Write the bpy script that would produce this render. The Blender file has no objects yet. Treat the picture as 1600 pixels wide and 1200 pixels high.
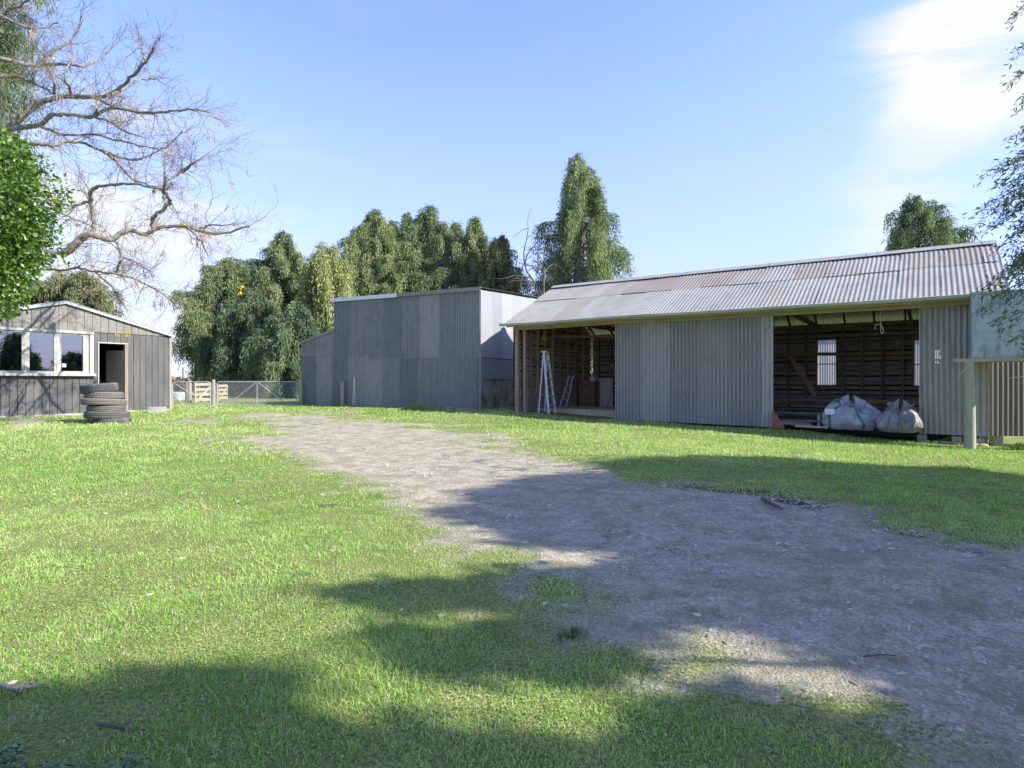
import bpy, math, random
import numpy as np
from mathutils import Vector, Matrix
random.seed(7); rng = np.random.default_rng(11)
S = bpy.context.scene; C = S.collection
R = math.radians
# ---------------------------------------------------------------- camera, sky, sun, exposure
EYE = 1.12; F = 940.0; HOR = 594.0
cd = bpy.data.cameras.new('camera'); cam = bpy.data.objects.new('camera', cd); C.objects.link(cam)
cam.location = (0, 0, EYE); cam.rotation_euler = (R(90), 0, 0)
cd.sensor_width = 36; cd.lens = F/1600*36; cd.shift_y = -(600-HOR)/1600; cd.clip_end = 4000; cd.clip_start = .05
S.camera = cam
SUN_EL = 37.0; SUN_AZ = (0.955, -0.295)          # horizontal direction towards the sun
_n = math.hypot(*SUN_AZ); sax, say = SUN_AZ[0]/_n, SUN_AZ[1]/_n
SD = np.array([sax*math.cos(R(SUN_EL)), say*math.cos(R(SUN_EL)), math.sin(R(SUN_EL))])
ld = bpy.data.lights.new('sun', 'SUN'); ld.energy = 4.2; ld.angle = R(.53); ld.color = (1.0, .95, .86)
lo = bpy.data.objects.new('sun', ld); C.objects.link(lo); lo.location = (30, -5, 30)
lo.rotation_euler = Vector(SD).to_track_quat('Z', 'Y').to_euler()
S.view_settings.view_transform = 'Standard'; S.view_settings.look = 'None'; S.view_settings.gamma = 1
S.view_settings.exposure = 1.25
w = bpy.data.worlds.new("World"); S.world = w; w.use_nodes = True
nt = w.node_tree; nt.nodes.clear()
def N(tree, typ, **kw):
    n = tree.nodes.new(typ)
    for k, v in kw.items():
        if k.startswith('i_'):
            n.inputs[k[2:].replace('_', ' ')].default_value = v
        else: setattr(n, k, v)
    return n
def ramp(tree, fac, stops, interp='LINEAR'):
    n = tree.nodes.new('ShaderNodeValToRGB'); cr = n.color_ramp; cr.interpolation = interp
    while len(cr.elements) < len(stops): cr.elements.new(.5)
    for e, (p, c) in zip(cr.elements, stops):
        e.position = p; e.color = (c, c, c, 1) if not hasattr(c, '__len__') else (*c, 1)
    tree.links.new(fac, n.inputs[0]); return n.outputs[0]
def mixc(tree, fac, a, b, blend='MIX'):
    n = tree.nodes.new('ShaderNodeMix'); n.data_type = 'RGBA'; n.blend_type = blend
    for sock, val in ((n.inputs[0], fac), (n.inputs[6], a), (n.inputs[7], b)):
        if hasattr(val, 'is_linked'): tree.links.new(val, sock)
        elif hasattr(val, '__len__'): sock.default_value = (*val, 1)
        else: sock.default_value = val
    return n.outputs[2]
def math_(tree, op, a, b=None, clamp=False):
    n = tree.nodes.new('ShaderNodeMath'); n.operation = op; n.use_clamp = clamp
    for i, val in enumerate((a, b)):
        if val is None: continue
        if hasattr(val, 'is_linked'): tree.links.new(val, n.inputs[i])
        else: n.inputs[i].default_value = val
    return n.outputs[0]
sky = N(nt, 'ShaderNodeTexSky', sky_type='NISHITA', sun_disc=False, sun_elevation=R(SUN_EL),
        sun_rotation=math.atan2(sax, say), air_density=1.0, dust_density=.35, ozone_density=2.2, altitude=0)
tc = N(nt, 'ShaderNodeTexCoord')
mp = N(nt, 'ShaderNodeMapping'); mp.inputs['Scale'].default_value = (1.0, 1.0, 3.6)
nt.links.new(tc.outputs['Generated'], mp.inputs[0])
nz = N(nt, 'ShaderNodeTexNoise', i_Scale=3.0, i_Detail=9.0, i_Roughness=.6, i_Distortion=.5)
nt.links.new(mp.outputs[0], nz.inputs['Vector'])
def skyblob(u, v, r0, r1):
    d = Vector(((u-800)/F, 1, (HOR-v)/F)).normalized()
    n = N(nt, 'ShaderNodeVectorMath', operation='DISTANCE'); nt.links.new(tc.outputs['Generated'], n.inputs[0])
    n.inputs[1].default_value = d
    m = N(nt, 'ShaderNodeMapRange'); m.interpolation_type = 'SMOOTHSTEP'
    m.inputs[1].default_value = r1; m.inputs[2].default_value = r0; m.inputs[3].default_value = 0; m.inputs[4].default_value = 1
    nt.links.new(n.outputs['Value'], m.inputs[0]); return m.outputs[0]
masks = [(skyblob(1490, 90, .0, .16), 1.15), (skyblob(1640, 60, .0, .15), .7), (skyblob(1400, 350, .0, .13), .55), (skyblob(160, 430, .05, .42), .8),
         (skyblob(980, 430, .0, .12), .35), (skyblob(1760, 210, .02, .13), .3)]
msum = None
for m, k in masks:
    mm = math_(nt, 'MULTIPLY', m, k); msum = mm if msum is None else math_(nt, 'ADD', msum, mm)
f1 = math_(nt, 'ADD', nz.outputs[0], math_(nt, 'MULTIPLY', math_(nt, 'MINIMUM', msum, 1.0), .14))
cl = math_(nt, 'MULTIPLY', ramp(nt, f1, [(.50, 0), (.67, .97), (1, 1)]), math_(nt, 'ADD', math_(nt, 'MINIMUM', math_(nt, 'MULTIPLY', msum, 1.4), 1.0), .04), True)
low = N(nt, 'ShaderNodeSeparateXYZ'); nt.links.new(tc.outputs['Generated'], low.inputs[0])
hz = ramp(nt, low.outputs[2], [(0, .8), (.2, .5), (.45, .06), (.6, 0)])
skyc = mixc(nt, hz, sky.outputs[0], (1.75, 2.02, 2.75))
skyc = mixc(nt, 1.0, skyc, (.94, .895, 1.12), 'MULTIPLY')
skyc2 = mixc(nt, cl, skyc, (2.75, 2.8, 3.05))
bg = N(nt, 'ShaderNodeBackground'); bg.inputs[1].default_value = .15
nt.links.new(skyc2, bg.inputs[0])
wo = N(nt, 'ShaderNodeOutputWorld'); nt.links.new(bg.outputs[0], wo.inputs[0])
try:
    S.cycles.max_bounces = 8; S.cycles.transparent_max_bounces = 12
except Exception: pass

# ---------------------------------------------------------------- helpers
def W(u, v, D): return np.array([(u-800)/F*D, D, EYE+(HOR-v)/F*D])
def _h(ix, iy, seed):
    n = (ix*374761393 + iy*668265263 + seed*974634777) & 0xffffffff
    n = ((n ^ (n >> 13))*1274126177) & 0xffffffff
    return ((n ^ (n >> 16)) & 0xffff)/65535.0
def vnoise(x, y, seed=0):
    x = np.asarray(x, float); y = np.asarray(y, float)
    ix = np.floor(x).astype(np.int64); iy = np.floor(y).astype(np.int64); fx = x-ix; fy = y-iy
    fx = fx*fx*(3-2*fx); fy = fy*fy*(3-2*fy)
    a = _h(ix, iy, seed); b = _h(ix+1, iy, seed); c = _h(ix, iy+1, seed); d = _h(ix+1, iy+1, seed)
    return (a*(1-fx)+b*fx)*(1-fy)+(c*(1-fx)+d*fx)*fy
def fbm(x, y, seed=0, o=4):
    s = 0; a = .5; t = 0
    for i in range(o): s = s+a*vnoise(x*2**i, y*2**i, seed+i*17); t += a; a *= .5
    return s/t
GP = np.array([(0,0,0),(0,3,0),(-5,3,0),(5,3,0),(0,8,0),(-5,8,.03),(5,8,-.07),(7,10,-.13),(-10.6,18.6,.19),(-12.9,15.2,.165),
  (-9.3,13.5,.12),(-1.1,20.4,.12),(-8.4,24,.14),(.1,19.1,.11),(3,17.2,-.02),(6.4,14.8,-.08),(8.9,13.1,-.22),(9.8,12,-.27),(12,10,-.27),
  (0,13,.05),(-5,13,.08),(-5,19,.13),(-9,23.5,.14),(-8,32,.08),(-8,45,0),(10,30,0),(-30,20,.1),(20,10,-.2),(-15,30,.1),(-20,5,0),(15,0,-.1),(0,-6,0),
  (4,19,0),(7,17,-.1),(10,16,-.15),(40,40,-.1),(-40,60,-.3),(0,90,-.9),(-60,120,-1.5),(80,120,-1.5),(0,300,-2.5),(-300,300,-2.5),(300,300,-2.5)], float)
def gz(x, y):
    x = np.asarray(x, float); y = np.asarray(y, float)
    num = np.zeros(x.shape); den = np.zeros(x.shape)
    for px, py, pz in GP:
        wgt = 1/((x-px)**2+(y-py)**2+1.2)**1.7; num += wgt*pz; den += wgt
    return num/den + .018*(fbm(x*.8, y*.8, 5, 3)-.5)
def gzs(x, y): return float(gz(np.array([x]), np.array([y]))[0])
def G(u, v):
    D = EYE*F/(v-HOR)
    for _ in range(6):
        z = gzs((u-800)/F*D, D); D = (EYE-z)*F/(v-HOR)
    return np.array([(u-800)/F*D, D, z])
class MB:
    def __init__(s): s.v = []; s.f = []; s.t = []; s.n = 0
    def add(s, v, f, t=.5):
        v = np.asarray(v, float).reshape(-1, 3); f = np.asarray(f, int)
        s.v.append(v); s.f.append(f+s.n); s.n += len(v)
        s.t.append(np.broadcast_to(np.asarray(t, float), (len(f),)) if np.ndim(t) <= 1 else t)
        return s
    def box(s, a, b, t=.5, M=None):
        (x0,y0,z0),(x1,y1,z1) = a, b
        v = np.array([(x0,y0,z0),(x1,y0,z0),(x1,y1,z0),(x0,y1,z0),(x0,y0,z1),(x1,y0,z1),(x1,y1,z1),(x0,y1,z1)], float)
        if M is not None: v = v@M[0].T+M[1]
        return s.add(v, [(0,3,2,1),(4,5,6,7),(0,1,5,4),(1,2,6,5),(2,3,7,6),(3,0,4,7)], t)
    def beam(s, p, q, w_, h_, t=.5, up=(0,0,1)):
        p = np.array(p, float); q = np.array(q, float); d = q-p; L = np.linalg.norm(d); d /= L
        up = np.array(up, float)
        if abs(d@up) > .98: up = np.array((0, 1., 0))
        sx = np.cross(d, up); sx /= np.linalg.norm(sx); uz = np.cross(sx, d)
        M = np.stack([sx, d, uz], 1)
        return s.box((-w_/2, 0, -h_/2), (w_/2, L, h_/2), t, (M, p))
    def tube(s, pts, rad, sides=6, t=.5, caps=True):
        pts = np.array(pts, float); n = len(pts); rad = np.broadcast_to(np.asarray(rad, float), (n,))
        tg = np.gradient(pts, axis=0); tg /= (np.linalg.norm(tg, axis=1, keepdims=True)+1e-9)
        a = np.array((0, 0, 1.)) if abs(tg[0][2]) < .9 else np.array((1., 0, 0))
        V = []
        for i in range(n):
            a = a-tg[i]*(a@tg[i]); a /= np.linalg.norm(a)+1e-9; b = np.cross(tg[i], a)
            an = np.arange(sides)*2*math.pi/sides
            V.append(pts[i]+rad[i]*(np.cos(an)[:, None]*a+np.sin(an)[:, None]*b))
        V = np.concatenate(V); k = np.arange(sides); k2 = (k+1) % sides
        Fc = np.concatenate([np.stack([i*sides+k, i*sides+k2, (i+1)*sides+k2, (i+1)*sides+k], 1) for i in range(n-1)])
        s.add(V, Fc, t)
        if caps and sides >= 3:
            for base in (0, (n-1)*sides):
                c = pts[0] if base == 0 else pts[-1]
                vv = np.vstack([V[base:base+sides], c]); ff = np.stack([k, k2, np.full(sides, sides)], 1)
                s.add(vv, ff, t)
        return s
    def lathe(s, prof, seg=24, t=.5, c=(0,0,0), M=None, mod=None):
        prof = np.array(prof, float); m = len(prof); an = np.arange(seg)*2*math.pi/seg
        r = prof[:, 0][None, :].repeat(seg, 0); z = prof[:, 1][None, :].repeat(seg, 0)
        if mod: r, z = mod(r, z, an[:, None])
        V = np.stack([r*np.cos(an)[:, None], r*np.sin(an)[:, None], z], 2).reshape(-1, 3)
        if M is not None: V = V@M.T
        V = V+np.array(c)
        i = np.arange(seg)[:, None]; j = np.arange(m-1)[None, :]; i2 = (i+1) % seg
        Fc = np.stack([i*m+j, i2*m+j, i2*m+j+1, i*m+j+1], 2).reshape(-1, 4)
        return s.add(V, Fc, t)
    def grid(s, P, t=.5, keep=None):
        a, b = P.shape[:2]; i, j = np.meshgrid(np.arange(a-1), np.arange(b-1), indexing='ij')
        Fc = np.stack([i*b+j, (i+1)*b+j, (i+1)*b+j+1, i*b+j+1], 2).reshape(-1, 4)
        tt = np.broadcast_to(t, (len(Fc),))
        if keep is not None: Fc = Fc[keep.reshape(-1)]; tt = tt[keep.reshape(-1)]
        return s.add(P.reshape(-1, 3), Fc, tt)
    def scatter(s, tv, tf, pos, M, sc, t):
        tv = np.asarray(tv, float); tf = np.asarray(tf, int); n = len(pos); m = len(tv)
        sc = np.asarray(sc, float)
        if sc.ndim == 1: sc = sc[:, None].repeat(3, 1)
        V = np.einsum('nij,nmj->nmi', M, tv[None]*sc[:, None, :])+pos[:, None, :]
        Fc = (tf[None]+(np.arange(n)*m)[:, None, None]).reshape(-1, tf.shape[1])
        return s.add(V.reshape(-1, 3), Fc, np.repeat(np.broadcast_to(t, (n,)), len(tf)))
    def build(s, name, mat, parent=None, origin=None, smooth=False):
        me = bpy.data.meshes.new(name)
        V = np.concatenate(s.v); 
        if origin is not None: V = V-np.array(origin, float)
        me.vertices.add(len(V)); me.vertices.foreach_set('co', V.ravel().astype(np.float32))
        tot = np.concatenate([np.full(len(f), f.shape[1]) for f in s.f]); loops = np.concatenate([f.ravel() for f in s.f])
        me.loops.add(len(loops)); me.loops.foreach_set('vertex_index', loops.astype(np.int32))
        me.polygons.add(len(tot)); st = np.concatenate([[0], np.cumsum(tot)[:-1]])
        me.polygons.foreach_set('loop_start', st.astype(np.int32)); me.polygons.foreach_set('loop_total', tot.astype(np.int32))
        me.update(calc_edges=True)
        at = me.attributes.new('tint', 'FLOAT', 'FACE'); at.data.foreach_set('value', np.concatenate(s.t).astype(np.float32))
        me.polygons.foreach_set('use_smooth', np.full(len(tot), bool(smooth)))
        me.validate()
        if isinstance(mat, (list, tuple)):
            for m in mat: me.materials.append(m)
        else: me.materials.append(mat)
        o = bpy.data.objects.new(name, me); C.objects.link(o)
        if parent is not None: o.parent = parent
        elif origin is not None: o.location = origin
        return o
def tag(o, label=None, cat=None, group=None, kind=None):
    if label: o['label'] = label
    if cat: o['category'] = cat
    if group: o['group'] = group
    if kind: o['kind'] = kind
    return o
def empty(name, loc, rz, label, cat, group=None):
    o = bpy.data.objects.new(name, None); C.objects.link(o); o.location = loc; o.rotation_euler = (0, 0, rz)
    o.empty_display_size = .3
    return tag(o, label, cat, group)
def basis(yaw, pitch, roll=None):
    """columns: x,y,z ; z = long axis rotated by pitch from vertical toward yaw"""
    n = len(yaw); roll = np.zeros(n) if roll is None else roll
    cy, sy, cp, sp = np.cos(yaw), np.sin(yaw), np.cos(pitch), np.sin(pitch)
    z = np.stack([sp*cy, sp*sy, cp], 1); x = np.stack([cp*cy, cp*sy, -sp], 1); y = np.cross(z, x)
    cr, sr = np.cos(roll)[:, None], np.sin(roll)[:, None]
    return np.stack([x*cr+y*sr, -x*sr+y*cr, z], 2)
def axis_basis(d, roll):
    d = d/(np.linalg.norm(d, axis=1, keepdims=True)+1e-9)
    a = np.where(np.abs(d[:, 2:3]) > .95, np.array([[1., 0, 0]]), np.array([[0, 0, 1.]]))
    x = np.cross(a, d); x /= np.linalg.norm(x, axis=1, keepdims=True)+1e-9; y = np.cross(d, x)
    cr, sr = np.cos(roll)[:, None], np.sin(roll)[:, None]
    return np.stack([x*cr+y*sr, -x*sr+y*cr, d], 2)

# ---------------------------------------------------------------- materials
def new_mat(name):
    m = bpy.data.materials.new(name); m.use_nodes = True; t = m.node_tree; t.nodes.clear()
    out = N(t, 'ShaderNodeOutputMaterial'); p = N(t, 'ShaderNodeBsdfPrincipled'); t.links.new(p.outputs[0], out.inputs[0])
    return m, t, p, out
def tex(t, scale=(1,1,1), typ='ShaderNodeTexNoise', coord='Object', **kw):
    c = N(t, 'ShaderNodeTexCoord'); mp = N(t, 'ShaderNodeMapping'); mp.inputs['Scale'].default_value = scale
    t.links.new(c.outputs[coord], mp.inputs[0]); n = N(t, typ, **kw); t.links.new(mp.outputs[0], n.inputs['Vector'])
    return n
def tint(t):
    a = N(t, 'ShaderNodeAttribute'); a.attribute_name = 'tint'; return a.outputs['Fac']
def bump(t, p, h, strength=.3, dist=.01):
    b = N(t, 'ShaderNodeBump'); b.inputs['Strength'].default_value = strength; b.inputs['Distance'].default_value = dist
    t.links.new(h, b.inputs['Height']); t.links.new(b.outputs[0], p.inputs['Normal'])
def surf(name, a, b, scale=(1,1,1), ns=4., rough=.8, metal=0., c=None, cs=None, ctr=(.58,.7), tamt=.0, tcol=None, bs=.2, bd=.01, spec=.3, detail=6.):
    """noise mix of a/b, a second stain layer c, and a tint-driven shift towards tcol"""
    m, t, p, _ = new_mat(name)
    n1 = tex(t, scale, i_Scale=ns, i_Detail=detail, i_Roughness=.6)
    col = ramp(t, n1.outputs[0], [(.32, a), (.68, b)])
    if tcol is not None: col = mixc(t, math_(t, 'MULTIPLY', tint(t), tamt, True), col, tcol)
    if c is not None:
        n2 = tex(t, cs or scale, i_Scale=ns*.6, i_Detail=8., i_Roughness=.65, i_Distortion=.4)
        col = mixc(t, ramp(t, n2.outputs[0], [(ctr[0], 0), (ctr[1], 1)]), col, c)
    t.links.new(col, p.inputs['Base Color']); p.inputs['Roughness'].default_value = rough; p.inputs['Metallic'].default_value = metal
    p.inputs['Specular IOR Level'].default_value = spec
    if bs: bump(t, p, n1.outputs[0], bs, bd)
    return m
def corr_mat(name, stops, streak=(6,6,.5), dirt=(.05,.05,.05), rust=(.26,.12,.07), rtr=(.66,.78), rough=.55, speck=0.0, dtr=(.55,.8)):
    m, t, p, _ = new_mat(name)
    n1 = tex(t, streak, i_Scale=1.0, i_Detail=7., i_Roughness=.65)
    tt = math_(t, 'ADD', math_(t, 'MULTIPLY', tint(t), .75), math_(t, 'MULTIPLY', n1.outputs[0], .4))
    col = ramp(t, tt, stops)
    n2 = tex(t, (streak[0]*.35, streak[1]*.35, streak[2]), i_Scale=1.7, i_Detail=8., i_Roughness=.7)
    col = mixc(t, ramp(t, n2.outputs[0], [(dtr[0], 0), (dtr[1], .6)]), col, dirt)
    n3 = tex(t, (1.2, 1.2, .9), i_Scale=2.2, i_Detail=9., i_Roughness=.72)
    col = mixc(t, ramp(t, n3.outputs[0], [(rtr[0], 0), (rtr[1], .85)]), col, rust)
    if speck:
        n4 = tex(t, (1, 1, .55), i_Scale=7., i_Detail=10., i_Roughness=.8)
        col = mixc(t, ramp(t, n4.outputs[0], [(.66, 0), (.72, speck)]), col, (.5, .5, .48))
    t.links.new(col, p.inputs['Base Color']); p.inputs['Roughness'].default_value = rough
    p.inputs['Specular IOR Level'].default_value = .35; p.inputs['Metallic'].default_value = .0
    bump(t, p, n3.outputs[0], .15, .01)
    return m
def leaf_mat(name, stops, transl=.35, rough=.5, spec=.3, trcol=None):
    m, t, p, out = new_mat(name)
    col = ramp(t, tint(t), stops)
    t.links.new(col, p.inputs['Base Color']); p.inputs['Roughness'].default_value = rough; p.inputs['Specular IOR Level'].default_value = spec
    tr = N(t, 'ShaderNodeBsdfTranslucent'); c2 = mixc(t, 1., col, trcol or (1.15, 1.25, .55), 'MULTIPLY'); t.links.new(c2, tr.inputs[0])
    mx = N(t, 'ShaderNodeMixShader'); mx.inputs[0].default_value = transl
    t.links.new(p.outputs[0], mx.inputs[1]); t.links.new(tr.outputs[0], mx.inputs[2]); t.links.new(mx.outputs[0], out.inputs[0])
    return m
M = {}
M['barn'] = corr_mat('dark_green_grey_iron', [(.0,(0.142,0.160,0.148)),(.35,(0.208,0.222,0.202)),(.7,(0.270,0.272,0.246)),(1,(0.363,0.344,0.311))], streak=(13,13,1.3), dirt=(.05,.06,.045), rust=(.12,.10,.085), rtr=(.6,.8), rough=.6, speck=.8, dtr=(.52,.75))
M['panel'] = corr_mat('weathered_galvanised_iron', [(.0,(0.201,0.193,0.178)),(.35,(0.275,0.267,0.240)),(.7,(0.348,0.333,0.297)),(1,(0.427,0.404,0.356))], streak=(13,13,1.3), dirt=(.11,.12,.12), rust=(.2,.19,.18), rtr=(.55,.75), rough=.55, speck=.6, dtr=(.52,.78))
M['shadedwall'] = corr_mat('shade_darkened_brown_iron', [(.0,(.10,.095,.08)),(.5,(.14,.132,.112)),(1,(.2,.185,.16))], dirt=(.06,.055,.04), rtr=(.62,.8), speck=.5)  # side wall iron, base colour darkened to stand for tree shade
M['white_iron'] = corr_mat('pale_iron', [(.1,(.21,.225,.25)),(.5,(.27,.28,.30)),(.95,(.34,.345,.36))], dirt=(.25,.26,.29), rust=(.28,.27,.26), rtr=(.6,.8), rough=.5)
M['roof'] = corr_mat('rusted_roof_iron', [(.1,(.235,.235,.22)),(.45,(.285,.28,.26)),(.62,(.26,.245,.22)),(.8,(.235,.205,.178)),(1,(.215,.178,.15))], streak=(3,1.2,1.2), dirt=(.18,.165,.14), rust=(.2,.155,.125), rtr=(.52,.74), rough=.7, speck=.5, dtr=(.45,.7))
M['hutroof'] = corr_mat('hut_roof_iron', [(.1,(.30,.32,.35)),(.9,(.40,.42,.45))], dirt=(.24,.25,.27), rtr=(.8,.95), rough=.45)
M['hutboard'] = surf('grey_weathered_boards', (.085,.083,.08), (.15,.146,.14), (2.5,2.5,.4), 2.5, .85, c=(.22,.21,.19), cs=(6,6,.6), ctr=(.66,.8), tamt=.5, tcol=(.085,.085,.085), bs=.1)
M['hutgable'] = surf('pale_weathered_boards', (.17,.165,.15), (.25,.24,.215), (3,3,.6), 2.5, .85, c=(.15,.14,.13), cs=(6,6,.6), ctr=(.55,.7), tamt=.5, tcol=(.2,.19,.17), bs=.3)
M['white_paint'] = surf('worn_white_paint', (.32,.31,.275), (.43,.415,.375), (3,3,1), 5, .6, c=(.22,.2,.16), ctr=(.6,.72), bs=.1)
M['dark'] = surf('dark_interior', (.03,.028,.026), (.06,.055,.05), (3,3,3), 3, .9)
M['slab'] = surf('dark_weatherboard_inside', (.13,.11,.095), (.44,.37,.32), (1.2,6,14), 2., .9, c=(.26,.22,.19), ctr=(.6,.75), tamt=.6, tcol=(.45,.37,.31), bs=.4)
M['slab2'] = surf('red_brown_weatherboard_inside', (.32,.22,.18), (.55,.40,.33), (1.2,2,14), 2., .9, c=(.12,.095,.08), ctr=(.55,.68), tamt=.6, tcol=(.6,.56,.5), bs=.4)
M['stud'] = surf('brown_framing_timber', (.12,.085,.065), (.22,.165,.125), (10,10,1), 2.5, .85, tamt=.7, tcol=(.52,.38,.28), bs=.3)
M['pale_wood'] = surf('pale_sawn_timber', (.36,.28,.19), (.48,.39,.28), (6,6,1), 3, .8, c=(.24,.18,.12), ctr=(.58,.7), bs=.25)
M['plate'] = surf('lichened_timber_plate', (.32,.25,.17), (.48,.40,.28), (1,8,8), 2., .85, c=(.34,.36,.2), ctr=(.5,.65), bs=.3)
M['gutter'] = surf('pale_green_gutter', (.40,.42,.37), (.55,.56,.51), (.7,6,6), 3, .6, c=(.3,.31,.2), ctr=(.58,.7))
M['concrete'] = surf('stained_concrete', (.26,.25,.23), (.4,.385,.36), (1,1,1), 3., .9, c=(.17,.16,.13), ctr=(.5,.62), bs=.4, bd=.02)
M['concrete_moss'] = surf('mossy_concrete', (.22,.20,.17), (.36,.335,.3), (1,1,1), 2.2, .9, c=(.15,.13,.06), cs=(1.2,1.2,.9), ctr=(.5,.6), bs=.4, bd=.02)
M['galv'] = surf('mottled_galvanised_steel', (.30,.37,.37), (.42,.48,.47), (1,1,1), 9., .5, c=(.2,.24,.235), cs=(1.5,1.5,.5), ctr=(.48,.68), bs=.05, spec=.5, detail=9.)
M['post'] = surf('lichened_round_post', (.27,.29,.2), (.40,.40,.31), (7,7,.8), 2.5, .85, c=(.24,.3,.12), ctr=(.52,.66), bs=.35)
M['greypost'] = surf('silvered_timber_post', (.25,.22,.18), (.37,.34,.29), (8,8,1), 3., .9, c=(.15,.13,.1), ctr=(.55,.7), bs=.35)
M['gate'] = surf('galvanised_pipe', (.34,.35,.36), (.46,.47,.48), (2,2,2), 4, .4, bs=0, spec=.5)
M['alu'] = surf('old_aluminium', (.42,.43,.44), (.58,.59,.6), (2,2,2), 5, .45, bs=.05, spec=.5)
M['rubber'] = surf('dusty_rubber', (.05,.053,.058), (.085,.088,.092), (1,1,1), 6, .85, c=(.19,.18,.16), ctr=(.55,.72), tamt=.8, tcol=(.19,.175,.14), bs=.5, bd=.01)
M['bark'] = surf('grey_bark', (.14,.125,.11), (.27,.25,.225), (6,6,1.5), 2.5, .95, c=(.09,.08,.07), ctr=(.55,.7), bs=.6, bd=.03)
M['lichbark'] = surf('lichened_bare_bark', (.14,.12,.095), (.27,.25,.21), (3,3,3), 3.5, .95, c=(.10,.09,.075), ctr=(.55,.68), bs=.6, bd=.02)
M['twig'] = surf('twig_bark', (.13,.105,.07), (.24,.2,.14), (3,3,3), 3.5, .95, bs=0)
M['deadbark'] = surf('dark_dead_bark', (.07,.06,.06), (.12,.105,.1), (3,3,3), 3.5, .95, bs=0)
M['pod'] = surf('dry_brown_pods', (.22,.165,.13), (.36,.29,.24), (9,9,9), 2, .8, bs=0)
M['bagw'] = surf('woven_white_bag', (.30,.305,.325), (.42,.425,.445), (1,1,1), 5, .6, c=(.18,.175,.175), ctr=(.54,.68), bs=.35, bd=.02)
M['bagb'] = surf('dirty_beige_bag', (.21,.2,.185), (.32,.305,.29), (1,1,1), 5, .65, c=(.13,.12,.11), ctr=(.5,.66), bs=.35, bd=.02)
M['green'] = surf('green_webbing', (.02,.17,.1), (.04,.25,.15), (1,1,1), 8, .7, bs=.1)
M['blue'] = surf('blue_stripe', (.08,.12,.3), (.13,.18,.36), (1,1,1), 8, .7, bs=.1)
M['rope'] = surf('pale_rope', (.42,.38,.33), (.6,.55,.48), (20,20,20), 3, .9, bs=.3)
M['cabinet'] = surf('brown_veneer', (.15,.075,.04), (.22,.12,.07), (6,6,1), 2, .5, bs=.1)
M['rust'] = surf('orange_rusty_steel', (.22,.10,.065), (.32,.15,.10), (2,2,2), 4, .8)
M['red'] = surf('faded_red_paint', (.3,.05,.05), (.42,.1,.09), (4,4,4), 4, .6)
M['pvc'] = surf('white_plastic', (.66,.68,.72), (.74,.76,.8), (4,4,4), 4, .4, bs=0)
M['yellow'] = surf('faded_yellow_cloth', (.42,.34,.1), (.52,.45,.17), (9,9,9), 3, .9)
M['brownhedge'] = leaf_mat('reddish_brown_hedge', [(0,(.12,.07,.05)),(1,(.28,.18,.13))], .2)
M['stone'] = surf('grey_gravel_stone', (.29,.262,.205), (.5,.455,.37), (3,3,3), 3, .9, tamt=.5, tcol=(.17,.15,.135), bs=.2)
M['cloverm'] = leaf_mat('clover_leaf', [(0,(0.188,0.307,0.058)),(1,(0.375,0.550,0.117))], .3, .6)
M['ivym'] = leaf_mat('blue_green_weed_leaf', [(0,(0.085,0.152,0.074)),(1,(0.209,0.289,0.137))], .25, .6)
M['litter'] = leaf_mat('dry_pale_leaf', [(0,(.30,.24,.15)),(.6,(.48,.45,.36)),(1,(.62,.6,.5))], .1, .8, trcol=(1,1,1))
M['wattle'] = leaf_mat('yellow_autumn_leaf', [(0,(.6,.42,.02)),(1,(.85,.65,.04))], .4)
M['willowleaf'] = leaf_mat('narrow_willow_leaf', [(0,(0.065,0.111,0.052)),(.6,(0.111,0.176,0.078)),(1,(0.182,0.247,0.104))], .3, .5)
M['laurel'] = leaf_mat('glossy_evergreen_leaf', [(0,(.03,.07,.015)),(.35,(.06,.13,.02)),(.7,(.12,.22,.03)),(1,(.26,.36,.07))], .3, .35, .5)
M['con_a'] = leaf_mat('green_cypress_foliage', [(0,(.07,.10,.065)),(.35,(.15,.205,.105)),(.6,(.28,.33,.155)),(1,(.44,.45,.25))], .36, .7, .15)
M['con_b'] = leaf_mat('golden_green_cypress_foliage', [(0,(.11,.145,.065)),(.4,(.27,.31,.12)),(.75,(.45,.45,.21)),(1,(.56,.51,.31))], .3, .7, .15)
M['con_c'] = leaf_mat('dark_cypress_foliage', [(0,(.06,.095,.065)),(.4,(.13,.19,.105)),(.7,(.25,.30,.15)),(1,(.38,.4,.22))], .34, .7, .15)
M['con_d'] = leaf_mat('brown_tinged_foliage', [(0,(.09,.12,.065)),(.5,(.22,.24,.12)),(.8,(.34,.31,.2)),(1,(.42,.36,.27))], .25, .8, .1)
def glass_mat():
    m, t, p, out = new_mat('window_glass')
    tr = N(t, 'ShaderNodeBsdfTransparent'); tr.inputs[0].default_value = (.3, .33, .34, 1)
    gl = N(t, 'ShaderNodeBsdfGlossy'); gl.inputs['Roughness'].default_value = .015; gl.inputs[0].default_value = (.75, .8, .95, 1)
    n = tex(t, (1,1,1), i_Scale=1.3, i_Detail=2.); b = N(t, 'ShaderNodeBump'); b.inputs['Strength'].default_value = .12; b.inputs['Distance'].default_value = .03
    mx = N(t, 'ShaderNodeMixShader'); mx.inputs[0].default_value = .3
    t.links.new(tr.outputs[0], mx.inputs[1]); t.links.new(gl.outputs[0], mx.inputs[2]); t.links.new(mx.outputs[0], out.inputs[0]); return m
M['glass'] = glass_mat()
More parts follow.
